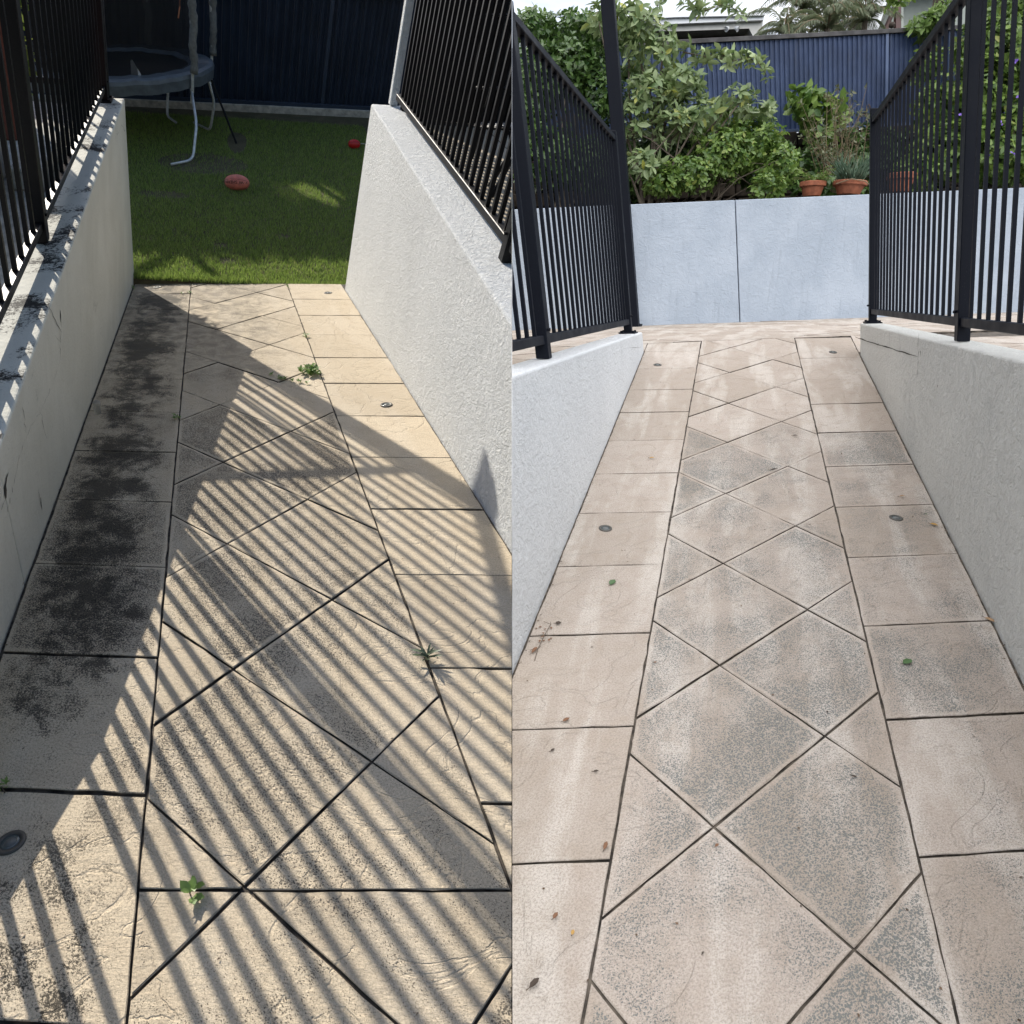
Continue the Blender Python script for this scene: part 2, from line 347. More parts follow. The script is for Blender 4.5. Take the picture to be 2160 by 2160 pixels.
def paving(name, pl, polys, pos, m, gap, thick=.035, flecks=None):
    """polys in (q, v); pos(q, v, lift) -> world point; one mesh of bevelled slabs"""
    bm = bmesh.new(); uvl = bm.loops.layers.uv.new('UVMap')
    lt, lf, lr = [bm.verts.layers.float.new(k) for k in ('tone', 'fleck', 'rim')]
    for P in polys:
        rg = lambda a, b: gap * random.uniform(.75, 1.4)
        P = shrink(P, rg)
        if not P: continue
        tone, fl = random.random(), (flecks(P) if flecks else random.random())
        I = shrink(P, .0010); J = shrink(P, .022)
        if len(I) != len(P) or len(J) != len(P): J = None
        cx, cy = sum(p[0] for p in P) / len(P), sum(p[1] for p in P) / len(P)
        lift = random.uniform(-.002, .002); tx, ty = random.uniform(-.008, .008), random.uniform(-.008, .008)
        H = lambda p, e=0: lift + tx * (p[0] - cx) + ty * (p[1] - cy) + e
        J0 = [[random.gauss(0, .0007) for _ in range(12)] for _ in P]
        def ring(Q, e, r):
            o = []; S_ = []
            for i_ in range(len(Q)):
                a, b = Q[i_], Q[(i_ + 1) % len(Q)]; dx, dy = b[0] - a[0], b[1] - a[1]; l0 = math.hypot(P[(i_ + 1) % len(P)][0] - P[i_][0], P[(i_ + 1) % len(P)][1] - P[i_][1]); kk_ = min(12, max(1, int(l0 / .03))); l_ = math.hypot(dx, dy) or 1
                for c_ in range(kk_):
                    j_ = J0[i_][c_] if (r < .5 and c_) else 0; S_.append((a[0] + dx * c_ / kk_ - dy / l_ * j_, a[1] + dy * c_ / kk_ + dx / l_ * j_))
            for p in S_:
                vv = bm.verts.new(Vector(pos(p[0], p[1], H(p, e)))); vv[lt] = tone; vv[lf] = fl; vv[lr] = r; o.append((vv, p))
            return o
        def face(vs, mi=0):
            f = bm.faces.new([a for a, _ in vs]); f.material_index = mi
            for lp, (_, p) in zip(f.loops, vs): lp[uvl].uv = (p[0] * pl.unit, p[1] * pl.unit)
        bot = ring(P, -thick, 0); e0 = ring(P, -.0025, 0)
        if J: e1 = ring(I, 0, .0); e2 = ring(J, .0, 1)
        else: e1 = ring(I if len(I) == len(P) else P, 0, .3); e2 = None
        n = len(bot)
        for a, b in ((bot, e0), (e0, e1)) + (((e1, e2),) if e2 else ()):
            for i in range(n): face([a[i], a[(i + 1) % n], b[(i + 1) % n], b[i]], 1 if a is bot else 0)
        face(e2 or e1)
    me = bpy.data.meshes.new(name); bm.to_mesh(me); bm.free(); me.materials.append(m); me.materials.append(M['bed'])
    o = put(name, me, m); return tag(o, kind='structure')
def lattice(a0, da, b0, db, q0, qa, qb, va, vb, cuts=()):
    out = []
    for i in range(-30, 40):
        for j in range(-30, 40):
            A0, A1, B0, B1 = a0 + da * i, a0 + da * (i + 1), b0 + db * j, b0 + db * (j + 1)
            pt = lambda a, b: (q0 + (a - b) / 2, (a + b) / 2)
            P = [pt(A0, B0), pt(A1, B0), pt(A1, B1), pt(A0, B1)]
            for n, d in (((-1, 0), -qa), ((1, 0), qb), ((0, -1), -va), ((0, 1), vb)):
                P = clip_poly(P, n, d)
                if len(P) < 3: break
            if len(P) < 3: continue
            parts = [P]
            for c in cuts: parts = [Q for X in parts for Q in (clip_poly(X, (0, 1), c), clip_poly(X, (0, -1), -c)) if len(Q) > 2]
            for X in parts:
                ar = abs(sum(a[0] * b[1] - b[0] * a[1] for a, b in zip(X, X[1:] + X[:1]))) / 2
                if ar > .0006: out.append(X)
    return out
def strip(qa, qb, vs, tilt, qi, jit=None):
    return [[(qa, vs[i] + tilt * (qa - qi)), (qb, vs[i] + tilt * (qb - qi)), (qb, vs[i + 1] + tilt * (qb - qi)), (qa, vs[i + 1] + tilt * (qa - qi))] for i in range(len(vs) - 1)]
def slab(name, P, m, th=.05, kind='structure'):
    mb = MB(); n = len(P); a = [mb.v(p) for p in P]; b = [mb.v(np.asarray(p) - [0, 0, th]) for p in P]
    mb.bm.faces.new(a); mb.bm.faces.new(b[::-1])
    for i in range(n): mb.bm.faces.new((a[i], b[i], b[(i + 1) % n], a[(i + 1) % n]))
    o = mb.done(name, m); return tag(o, kind=kind) if o else None
# ---- walls
def wall_mesh(pl, qi, qo, v0, v1, c, bottom=-.35, bev=.012, O=(0, 0, 0), nv=1):
    mb = MB(O); P = []
    for q in (qi, qo):
        P.append((q, v0)); 
    a = [pl.ramp(qi, v0, bottom), pl.ramp(qo, v0, bottom), pl.ramp(qo, v1, bottom), pl.ramp(qi, v1, bottom)]
    t = [pl.level(qi, v0, c), pl.level(qo, v0, c), pl.level(qo, v1, c), pl.level(qi, v1, c)]
    mb.hexa(a + t)
    bmesh.ops.bevel(mb.bm, geom=mb.bm.edges[:], offset=bev, segments=3, affect='EDGES', profile=.5)
    return mb
def crack(pl, q, pts, parent, w=.004, m=None, off=.002):
    """thin dirt-filled crack: a flat jagged strip just proud of the wall face"""
    s = 1 if q < 0 else -1; P = []
    for (x, y), (x2, y2) in zip(pts, pts[1:]):
        n = max(2, int(math.hypot(x2 - x, y2 - y) / 9))
        for k in range(n): P.append((x + (x2 - x) * k / n + random.uniform(-2, 2), y + (y2 - y) * k / n + random.uniform(-2, 2)))
    P.append(pts[-1]); base = np.array(parent.location); mb = MB(base); prev = None
    for i, (x, y) in enumerate(P):
        v, h = pl.solve(q, x, y); p = pl.ramp(q, v, h) + np.array([s * off, 0, 0]); ww = w * random.uniform(.3, 1.3) * (.4 if i in (0, len(P) - 1) else 1)
        d = (pl.wax if abs(P[min(i + 1, len(P) - 1)][1] - P[max(i - 1, 0)][1]) * 1.2 > abs(P[min(i + 1, len(P) - 1)][0] - P[max(i - 1, 0)][0]) else pl.wup) * ww / 2
        cur = (mb.v(p - d), mb.v(p + d))
        if prev: mb.bm.faces.new((prev[0], prev[1], cur[1], cur[0]))
        prev = cur
    return mb.done('crack', m or M['crack'], parent)
# ---- fences
def fence(pl, q, v0, v1, c, posts, label, m, pitch=.115, ht=1.40, hb=.075, pt=.06, plates=(), group='black metal balustrade fences', q1=None, ends=(True, True), capped=.05, barw=.016):
    """level balustrade: along the ramp at q, or across it from q to q1 at v0"""
    across = q1 is not None
    p0 = pl.level(q, v0, c); p1 = pl.level(q1 if across else q, v1, c); ax = p1 - p0; ln = np.linalg.norm(ax); ax = ax / ln
    cr = np.array([1., 0, 0]) if not across else pl.wax
    up = pl.wup; t = thing('metal_fence', p0, label, 'fence', group)
    seg = []; pv = sorted(posts)
    P = lambda s, h: p0 + ax * s + up * h
    s_of = (lambda v: float(np.linalg.norm(pl.level(q, v, c) - p0)) * (1 if True else 1))
    ps = [s_of(v) for v in pv] if not across else list(pv)
    for i, s in enumerate(ps):
        pm = MB(p0).bar(P(s, 0.004), P(s, ht + capped), ax, cr, pt, pt).bevel(.003).done('post', m, t)
        if pm is None: continue
        if i in plates or pv[i] in plates:
            b = MB(p0).bar(P(s, .001), P(s, .011), ax, cr, .16, .13)
            for dx in (-1, 1):
                for dy in (-1, 1): b.bar(P(s, .011) + ax * dx * .06 + cr * dy * .045, P(s, .024) + ax * dx * .06 + cr * dy * .045, ax, cr, .018, .018)
            b.done('base_plate', m, t)
        MB(p0).tube([P(s, hb + .045) + cr * .032 * (-1 if q > 0 else 1), P(s, hb + .045) + cr * .044 * (-1 if q > 0 else 1)], .007).done('bolt', m, t)
    S = sorted(set([0.0, ln] + ps)); sg = [(a, b) for a, b in zip(S, S[1:]) if b - a > .15]
    for a, b in sg:
        a2, b2 = a + (pt / 2 if a in ps else 0), b - (pt / 2 if b in ps else 0)
        MB(p0).bar(P(a2, ht - .018), P(b2, ht - .018), up, cr, .036, .05).bevel(.003).done('top_rail', m, t)
        MB(p0).bar(P(a2, hb), P(b2, hb), up, cr, .04, .04).bevel(.003).done('bottom_rail', m, t)
        n = max(1, int(round((b - a) / pitch))); bm0 = None
        for k in range(1, n):
            s = a + (b - a) * k / n; loc = P(s, 0) - p0
            if bm0 is None: bm0 = from_bm(MB(p0).bar(P(0, hb + .018), P(0, ht - .034), ax, cr, barw, barw).bm)
            x0, x1 = (p0 + loc + up * .1)[0], (p0 + loc + up * ht)[0]; lim = .03
            me = bm0 if (max(x0, x1) < -lim if pl.side == 'L' else min(x0, x1) > lim) else bm0.copy()
            if not me.materials: me.materials.append(m)
            put('baluster', me, m, t, loc=tuple(loc), cut=me is not bm0)
    return t
# ---- leaves
def leaves_mesh(P, D, N, Ln, Wd, droop=.15, fold=.18, O=(0, 0, 0), simple=False):
    P = P - np.asarray(O); n = len(P); D = D / np.linalg.norm(D, axis=1, keepdims=True); S = np.cross(D, N); S /= np.linalg.norm(S, axis=1, keepdims=True) + 1e-9; N = np.cross(S, D)
    Ln = Ln[:, None]; Wd = Wd[:, None]
    pt = lambda l, w, z: P + D * Ln * l + S * Wd * w + N * (z * Ln)
    if simple:
        V = np.stack([pt(0, 0, 0), pt(.45, -.5, fold * .4), pt(1, 0, -droop), pt(.45, .5, fold * .4), pt(.5, 0, -.02)], 1)
        F = np.array([[0, 4, 1], [1, 4, 2], [0, 3, 4], [4, 3, 2]]); k = 5
    else:
        V = np.stack([pt(0, 0, 0), pt(.28, -.42, fold * .35), pt(.66, -.45, fold * .3 - droop * .5), pt(1, 0, -droop), pt(.66, .45, fold * .3 - droop * .5), pt(.28, .42, fold * .35), pt(.3, 0, 0), pt(.68, 0, -droop * .45)], 1)
        F = np.array([[0, 6, 1], [1, 6, 7], [1, 7, 2], [2, 7, 3], [0, 5, 6], [6, 5, 4], [6, 4, 7], [7, 4, 3]]); k = 8
    F = (F[None] + (np.arange(n) * k)[:, None, None]).reshape(-1, 3)
    return V.reshape(-1, 3), F
def put_leaves(name, P, D, N, Ln, Wd, m, parent=None, margin=.0, **kw):
    s = -1 if SIDE == 'L' else 1; ok = ((P[:, 0] + D[:, 0] * Ln) * s > margin + .01) & (P[:, 0] * s > .01 + Wd / 2)
    P, D, N, Ln, Wd = P[ok], D[ok], N[ok], Ln[ok], Wd[ok]
    if len(P) == 0: return None
    O = np.array(parent.location) if parent is not None else (0, 0, 0)
    V, F = leaves_mesh(P, D, N, Ln, Wd, O=O, **kw); return put(name, raw_mesh(V, F), m, parent, cut=False)
def unit_rand(n):
    d = rng.normal(size=(n, 3)); return d / np.linalg.norm(d, axis=1, keepdims=True)
def blob_points(blobs, n):
    """blobs: (centre, (rx,ry,rz)); points fill shells of the ellipsoids"""
    vol = np.array([b[1][0] * b[1][1] * b[1][2] for b in blobs]) ** .7; pr = vol / vol.sum(); idx = rng.choice(len(blobs), n, p=pr)
    C = np.array([blobs[i][0] for i in idx]); Rr = np.array([blobs[i][1] for i in idx]); d = unit_rand(n); r = rng.uniform(.25, 1, n) ** .5
    return C + d * Rr * r[:, None], d
def foliage(P, out, k, L0, W0, spread=.7, up=.35, jl=.35):
    """k leaves in a whorl at every point"""
    n = len(P); ax = out * .8 + np.array([0, 0, up]) + unit_rand(n) * .5; ax /= np.linalg.norm(ax, axis=1, keepdims=True)
    u = np.cross(ax, unit_rand(n)); u /= np.linalg.norm(u, axis=1, keepdims=True); w = np.cross(ax, u)
    Pk, Dk, Nk = [], [], []
    for j in range(k):
        a = 2 * math.pi * j / k + rng.uniform(-.4, .4, n); rad = u * np.cos(a)[:, None] + w * np.sin(a)[:, None]; sp = rng.uniform(spread * .6, spread * 1.3, n)[:, None]
        D = ax * (1 - sp) + rad * sp + np.array([0, 0, -.12]); Dk.append(D / np.linalg.norm(D, axis=1, keepdims=True)); Nk.append(ax + .2 * unit_rand(n)); Pk.append(P + ax * rng.uniform(-.03, .03, n)[:, None])
    P, D, N = map(np.concatenate, (Pk, Dk, Nk)); s = rng.uniform(1 - jl, 1 + jl, len(P)); return P, D, N, L0 * s, W0 * s
#SPLIT
# ================================================================== SUNNY SIDE (x < 0): the ramp running down to the lawn
SIDE = 'L'
cLL = L.c_of(-.365, 4.22, 1.495); cLR = L.c_of(.637, 4.0, 1.437); cLawn = L.c_of(.13, 4.16, 0)
QA, QI, QJ, QB = -.3605, -.088, .372, .6335
lv = [.34, .62, .905, 1.200, 1.483, 1.757, 2.027, 2.292, 2.563, 2.844, 3.116, 3.39, 3.69, 3.965, 4.16]
rv = [.36, .64, .915, 1.187, 1.458, 1.732, 1.993, 2.264, 2.542, 2.808, 3.061, 3.333, 3.607, 3.864, 4.15]
polys = strip(QA, QI, lv, -.05, QI) + strip(QJ, QB, rv, -.015, QJ) + lattice(1.196, .3871, .934, .3925, QI, QI, QJ, .34, 4.155, (1.06,))
def posL(q, v, e): return L.ramp(q, v) + L.wn * e
def fleckL(P):
    v = sum(p[1] for p in P) / len(P); q = sum(p[0] for p in P) / len(P)
    return (.25 if q > .37 else (.5 if v < 1.2 else 1.2) if q < -.088 else 1.15) * (1.1 if v < 2.6 else .6) * random.uniform(.6, 1.3)
paving('ramp_path', L, polys, posL, M['tileL'], .0019, .035, fleckL)
bed = MB(); bed.bm.faces.new([bed.v(L.ramp(q, v, 0) - L.wn * .010) for q, v in ((-.40, .3), (.70, .3), (.70, 4.16), (-.40, 4.16))]); tag(bed.done('joint_ground', M['bed']), kind='structure')
# walls
def rendered_wall(pl, qi, qo, v0, v1, c, m, label, mid):
    O = pl.ramp((qi + qo) / 2, mid); t = thing('rendered_wall', O, label, 'wall', 'rendered walls beside the ramps')
    wall_mesh(pl, qi, qo, v0, v1, c, O=O).done('wall_body', m, t, smooth=False); return t
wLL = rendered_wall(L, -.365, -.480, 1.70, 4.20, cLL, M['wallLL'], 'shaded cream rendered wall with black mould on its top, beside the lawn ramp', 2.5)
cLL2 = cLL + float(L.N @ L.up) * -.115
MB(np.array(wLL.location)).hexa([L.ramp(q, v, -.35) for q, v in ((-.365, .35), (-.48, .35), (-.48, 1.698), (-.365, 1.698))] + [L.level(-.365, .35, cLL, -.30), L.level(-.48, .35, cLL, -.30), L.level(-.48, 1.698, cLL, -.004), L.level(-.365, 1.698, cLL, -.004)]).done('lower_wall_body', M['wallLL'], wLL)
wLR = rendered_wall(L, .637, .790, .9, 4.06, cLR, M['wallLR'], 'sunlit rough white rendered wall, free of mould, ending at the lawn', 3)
CR = [[(97, 632), (128, 700), (126, 760), (112, 800), (95, 850), (60, 905), (40, 960), (28, 1020), (15, 1080)], [(47, 858), (53, 912)], [(80, 1030), (88, 1076)], [(116, 706), (128, 722)], [(128, 690), (126, 668)], [(70, 780), (66, 800)], [(83, 860), (98, 925)], [(246, 258), (248, 286), (256, 262), (262, 278), (263, 262)], [(262, 330), (268, 318), (264, 345), (262, 358)], [(242, 256), (246, 288)]]
for i, c_ in enumerate(CR): crack(L, -.365, c_, wLL, .0055 if i == 0 else .0035)
for pts, w in (([(8, 1010), (14, 1000), (10, 1050), (2, 1075)], .03), ([(126, 655), (127, 678)], .022), ([(84, 1050), (88, 1076)], .012)): crack(L, -.365, pts, wLL, w)
# pilaster on the white wall's end, black sheet standing for undercroft shade
def upright(name, pl, q0, q1, v0, v1, c, h, m, label, cat, dh=0):
    O = pl.level(q0, v0, c); mb = MB(O); B = [pl.level(a, b, c, dh) for a, b in ((q0, v0), (q1, v0), (q1, v1), (q0, v1))]
    mb.hexa(B + [b + pl.wup * h for b in B]).bevel(.006); t = thing(name, O, label, cat); mb.done('body', m, t); return t
upright('white_pilaster', L, .708, .738, 4.035, 4.075, cLR, 2.4, M['wallLR'], 'narrow white rendered pilaster on the end of the sunlit wall', 'pilaster', .002)
paving('patio_paving', L, [[(q, v), (q + .26, v), (q + .26, v + .26), (q, v + .26)] for q in np.arange(.795, 2.2, .26) for v in np.arange(1.0, 3.8, .26)], lambda q, v, e: L.level(q, v, cLR, -.03 + e), M['tileL'], .0022, .03, lambda P: .1)
bed = MB(); bed.bm.faces.new([bed.v(L.level(q, v, cLR, -.05)) for q, v in ((.785, .95), (2.3, .95), (2.3, 4.06), (.785, 4.06))]); tag(bed.done('patio_ground', M['bed']), kind='structure')
M['void'] = plain('undercroft_dark', (.0025, .0025, .003), .8, spec=.1)  # near-black colour holds the deep shade of the undercroft
p0, p1 = L.onlevel(846, 232, cLR), L.onlevel(1120, 262, cLR)
t = thing('undercroft_sheet', p0, 'black sheet in place of the shaded undercroft behind the sunlit patio', 'screen')
MB(p0).bar(p0 + L.wup * .46, p1 + L.wup * .46, L.wup, L.wax, 1.0, .08).done('panel', M['void'], t)
for k in range(9):
    a = p0 + (p1 - p0) * (k + .5) / 9; MB(p0).bar(a - L.wax * .06 + L.wup * .0, a - L.wax * .06 + L.wup * .95, p1 - p0, L.wax, .006, .02).done('batten', plain('dark_batten', (.02, .021, .021), .5), t)
# patio furniture seen through the bars
def wire_table(c, label):
    t = thing('mesh_table', c, label, 'table'); r = .30; rim = [c + L.wup * .33 + RV * r * math.cos(a) + L.wax * r * math.sin(a) for a in np.linspace(0, 2 * math.pi, 25)]
    MB(c).tube(rim, .011, 6).done('table_rim', M['blackL'], t); mb = MB(c)
    for s in np.linspace(-.92, .92, 15):
        w = math.sqrt(1 - s * s) * r
        mb.tube([c + L.wup * .33 + RV * s * r - L.wax * w, c + L.wup * .33 + RV * s * r + L.wax * w], .004, 4); mb.tube([c + L.wup * .33 + L.wax * s * r - RV * w, c + L.wup * .33 + L.wax * s * r + RV * w], .004, 4)
    mb.done('mesh_top', plain('grey_mesh', (.10, .105, .11), .4), t)
    for a in (.6, 2.2, 3.7, 5.3):
        d = RV * math.cos(a) + L.wax * math.sin(a); MB(c).tube([c + d * .16 + L.wup * .33, c + d * .1 + L.wup * .2, c + d * .2 - L.wup * .028], .012, 6).done('leg', M['blackL'], t)
wire_table(L.onlevel(1092, 400, cLR), 'dark round wire mesh table standing on the sunlit patio')
def wire_chair(c, label):
    t = thing('patio_chair', c, label, 'chair'); s = .19; P = lambda a, b, h: c + RV * a + L.wax * b + L.wup * h
    mb = MB(c)
    for k in np.linspace(-s, s, 9): mb.tube([P(k, -s, .36), P(k, s, .36)], .005, 4)
    mb.tube([P(-s, -s, .36), P(s, -s, .36), P(s, s, .36), P(-s, s, .36), P(-s, -s, .36)], .009, 5).done('seat', M['blackL'], t)
    mb = MB(c).tube([P(-s, s, .36), P(-s, s + .06, .75), P(s, s + .06, .75), P(s, s, .36)], .011, 6)
    for k in np.linspace(-.15, .15, 6): mb.tube([P(k, s, .36), P(k, s + .06, .75)], .006, 4)
    mb.done('backrest', M['blackL'], t)
    for a in (-s, s):
        for b in (-s, s): MB(c).tube([P(a, b, .36), P(a * 1.15, b * 1.15, -.028)], .011, 6).done('leg', M['blackL'], t)
wire_chair(L.onlevel(1050, 318, cLR), 'dark metal chair pushed in behind the wire mesh table')
# fences
fence(L, -.445, 1.70, 4.16, cLL, [2.63, 4.14], 'black metal fence along the mould-stained wall top, casting striped shadows', M['blackL'], pitch=.148, ht=1.57, hb=.085, plates=(4.14,), barw=.020, capped=.13, pt=.068)
fence(L, -.445, .60, 1.68, cLL2, [.62], 'black metal fence on the lower end of the mould-stained wall', M['blackL'], pitch=.148, ht=1.57, hb=.085, barw=.020)
fence(L, .727, 1.3, 3.985, cLR, [2.50], 'black metal fence on the sunlit rough white wall', M['blackL'], pitch=.105, ht=1.40, hb=.085, plates=(), barw=.020)
fence(L, -.445, 4.21, 4.21, cLL, [0.0, 2.3], 'black metal fence returning across the garden end above the lawn', M['blackL'], pitch=.13, ht=1.37, hb=.085, q1=-1.75, barw=.02, capped=.36)
# raised garden left of the fence
M['pale'] = plain('pale_concrete', (.42, .40, .35), .9, var=.3, scale=12, bump=.4); M['soil'] = plain('soil', (.035, .026, .018), .95, var=.5, scale=30, bump=.8)
M['rust'] = plain('rust_red_paint', (.13, .035, .02), .7, var=.2)
slab('garden_ground', [L.level(q, v, cLL, -.06) for q, v in ((-.482, .3), (-.482, 4.2), (-3.6, 4.2), (-3.6, .3))], M['pale'], .3)
def boxthing(name, pl, c0, q0, q1, v0, v1, h, m, label, cat, part='body'):
    O = pl.level(q0, v0, c0, -.06); mb = MB(O); B = [pl.level(a, b, c0, -.058) for a, b in ((q0, v0), (q1, v0), (q1, v1), (q0, v1))]; t = thing(name, O, label, cat)
    mb.hexa(B + [b + pl.wup * h for b in B]).bevel(.012, 2).done(part, m, t); return t, O
t, O = boxthing('stone_planter', L, cLL, -.92, -.66, 2.5, 3.25, .34, M['pale'], 'pale stone planter of dark soil behind the shaded fence', 'planter')
P_, o_ = blob_points([(L.level(-.79, 2.9, cLL, .38), (.16, .5, .1))], 60); put_leaves('foliage', *foliage(P_, o_, 5, .07, .035), leaf_mat('herb', (.03, .06, .015), (.10, .15, .05)), t)
boxthing('timber_screen', L, cLL, -2.4, -.70, 3.62, 3.70, .85, M['rust'], 'rust red timber screen behind the shaded fence', 'screen', 'panel')
boxthing('garden_block', L, cLL, -.62, -.52, 3.1, 3.6, .12, M['pale'], 'low pale kerb block lying behind the shaded fence bars', 'kerb block')
tb = thing('garden_shrub', L.level(-1.15, 5.2, L.c_of(.13, 4.16, 0)), 'strappy yellow-green shrub glimpsed through the shaded fence bars', 'shrub')
MB(tb.location).tube([np.array(tb.location), np.array(tb.location) + L.wup * 2.0], [.03, .015], 6).done('stem', M['bark'], tb)
P_, o_ = blob_points([(np.array(tb.location) + L.wup * 2.1, (.45, .3, .6)), (np.array(tb.location) + L.wup * 1.3, (.3, .25, .4))], 300); put_leaves('foliage', *foliage(P_, o_, 5, .16, .05), leaf_mat('yellow_green', (.07, .13, .02), (.26, .30, .07)), tb)
# lawn
edge = lambda q, v: L.level(q, v, cLawn)
slab('lawn', [edge(-5, 4.158), edge(2.2, 4.158), edge(2.2, 8.2), edge(-5, 8.2)], M['ground'], .4)
n = 150000; q = rng.uniform(-.75, 1.2, n); v = 4.15 + (rng.uniform(0, 1, n) ** 1.25) * 3.05
P0, A_, B_ = edge(0, 0.0001), edge(1, 0.0001) - edge(0, 0.0001), (edge(0, 2) - edge(0, 1)); P_ = P0 + q[:, None] * A_ + v[:, None] * B_
bare = np.array([mnoise.noise(Vector((float(a) * 2.6, float(b) * 1.2, 3))) for a, b in zip(q[::1], v)]) if n < 200000 else 0
dirt = [((-.05, 6.0), .30, .22), ((-.28, 5.35), .16, .06), ((.09, 4.42), .045, .04), ((.06, 4.62), .04, .03), ((.4, 4.8), .04, .03)]
keep = bare < .60
for (cq, cv), rq, rvv in dirt: keep &= ~((((q - cq) / rq) ** 2 + ((v - cv) / rvv) ** 2 < 1) & (rng.uniform(0, 1, n) < .8))
P_ = P_[keep]; k = len(P_); D = L.wup[None] * 1.0 + unit_rand(k) * .45; D /= np.linalg.norm(D, axis=1, keepdims=True); h = rng.uniform(.018, .05, k) * np.where(v[keep] < 4.2, 1.35, 1)
ok = P_[:, 0] < -.08; P_, D, h = P_[ok], D[ok], h[ok]; k = len(P_); S = np.cross(D, unit_rand(k)); S /= np.linalg.norm(S, axis=1, keepdims=True); w = rng.uniform(.0018, .004, k)[:, None]
V = np.stack([P_ - S * w - L.wup * .004, P_ + S * w - L.wup * .004, P_ + D * h[:, None]], 1).reshape(-1, 3)
tag(put('grass', raw_mesh(V, np.arange(k * 3).reshape(-1, 3)), M['grass'], cut=False), kind='stuff')
# dark clad fence behind the lawn
def clad_sheet(A, B, up, h, pitch, depth, nrm, O):
    ln = float(np.linalg.norm(B - A)); ax = (B - A) / ln; xs, zs = [0], [0]; x = 0
    prof = ((.30, 0), (.12, 1), (.30, 1), (.28, 0)); z = 0
    while x < ln:
        for dx, zz in prof:
            x += dx * pitch; xs.append(min(x, ln)); zs.append(zz)
            if x >= ln: break
    mb = MB(O); lo = [mb.v(A + ax * x - nrm * depth * z) for x, z in zip(xs, zs)]; hi = [mb.v(A + ax * x - nrm * depth * z + up * h) for x, z in zip(xs, zs)]
    for i in range(len(lo) - 1): mb.bm.faces.new((lo[i], lo[i + 1], hi[i + 1], hi[i]))
    r = bmesh.ops.solidify(mb.bm, geom=mb.bm.faces[:], thickness=.002); return mb
def clad_fence(A, B, up, h, cuts, pitch, depth, m, label, plinth=None, cap=.07, capm=None):
    ax = (B - A) / np.linalg.norm(B - A); nrm = np.cross(up, ax); nrm /= np.linalg.norm(nrm)
    if nrm @ FV < 0: nrm = -nrm
    t = thing('clad_fence', A, label, 'fence'); ln = float(np.linalg.norm(B - A)); cs = [0] + [c for c in cuts if 0 < c < ln] + [ln]
    for a, b in zip(cs, cs[1:]):
        clad_sheet(A + ax * (a + .025) + nrm * .02, A + ax * (b - .025) + nrm * .02, up, h, pitch, depth, nrm, A).done('clad_panel', m, t)
    for c in cs: MB(A).bar(A + ax * c, A + ax * c + up * (h + .0), ax, nrm, .05, .055).done('post', m, t)
    MB(A).bar(A + up * (h + cap / 2) - nrm * .012, B + up * (h + cap / 2) - nrm * .012, up, nrm, cap, .07).bevel(.004).done('top_cap', capm or m, t)
    MB(A).bar(A + up * .025 - nrm * .008, B + up * .025 - nrm * .008, up, nrm, .05, .05).bevel(.004).done('bottom_rail', m, t)
    if plinth: MB(A).bar(A - up * plinth / 2, B - up * plinth / 2, up, nrm, plinth, .12).bevel(.006).done('plinth', M['pale'], t)
    return t
A0, B0 = L.onlevel(-260, 197, cLawn), L.onlevel(1078, 261, cLawn); ax = (B0 - A0) / np.linalg.norm(B0 - A0)
s1 = float((L.onlevel(679, 240, cLawn) - A0) @ ax); s2 = float((L.onlevel(378, 232, cLawn) - A0) @ ax)
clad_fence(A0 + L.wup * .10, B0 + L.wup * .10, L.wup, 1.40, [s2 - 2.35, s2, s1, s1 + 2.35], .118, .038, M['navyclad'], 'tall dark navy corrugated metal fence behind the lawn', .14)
# trampoline
tc = np.array(L.onlevel(300, 300, cLawn)); 
def tr_pt(a, r, h): return tc + RV * r * math.cos(a) + np.array([0, 1, 0]) * r * math.sin(a) * .98 + L.wup * h + (0, 0, 0) - np.array([0, 0, 1]) * 0
gn = np.cross(edge(1, 5) - edge(0, 5), edge(0, 6) - edge(0, 5)); gn = gn / np.linalg.norm(gn); gn = gn if gn[2] > 0 else -gn
gy = np.cross(gn, RV); gy /= np.linalg.norm(gy); gy = gy if gy[1] > 0 else -gy
gx = np.cross(gy, gn); gx = gx if gx[0] > 0 else -gx
TR, TH = 1.13, .81
tc = np.array(L.onlevel(410, 318, cLawn)) - gx * 1.15 + gy * .62
tp = lambda a, r, h: tc + gx * r * math.cos(a) + gy * r * math.sin(a) + L.wup * h
tr = thing('trampoline', tc, 'round trampoline with grey safety pad and black net on the lawn', 'trampoline')
O = tc; N_ = 56
def ringmesh(prof, m, name, a0=0, a1=2 * math.pi, n=N_):
    mb = MB(O); rings = [[mb.v(tp(a0 + (a1 - a0) * k / n, r, h + (.006 * math.sin(k * 2.3) + .005 * math.sin(k * 5.1)) * (1 if name == 'safety_pad' else 0))) for k in range(n)] for r, h in prof]
    for a, b in zip(rings, rings[1:]):
        for k in range(n): mb.bm.faces.new((a[k], a[(k + 1) % n], b[(k + 1) % n], b[k]))
    return mb.done(name, m, tr, smooth=False)
M['pad'] = plain('grey_vinyl', (.10, .118, .135), .45, var=.2, scale=9, bump=.35); M['foam'] = plain('grey_foam_sleeve', (.16, .165, .16), .8, var=.2, scale=25, bump=.5); M['mat'] = plain('black_mat', (.008, .009, .012), .5)
ringmesh([(TR - .30, TH - .01), (TR - .27, TH + .025), (TR - .05, TH + .03), (TR, TH + .01), (TR + .015, TH - .03), (TR + .01, TH - .14), (TR - .01, TH - .14), (TR - .012, TH - .02), (TR - .29, TH - .02), (TR - .30, TH - .01)], M['pad'], 'safety_pad')
mb = MB(O); mb.bm.faces.new([mb.v(tp(2 * math.pi * k / N_, TR - .25, TH - .025)) for k in range(N_)]); mb.done('jump_mat', M['mat'], tr)
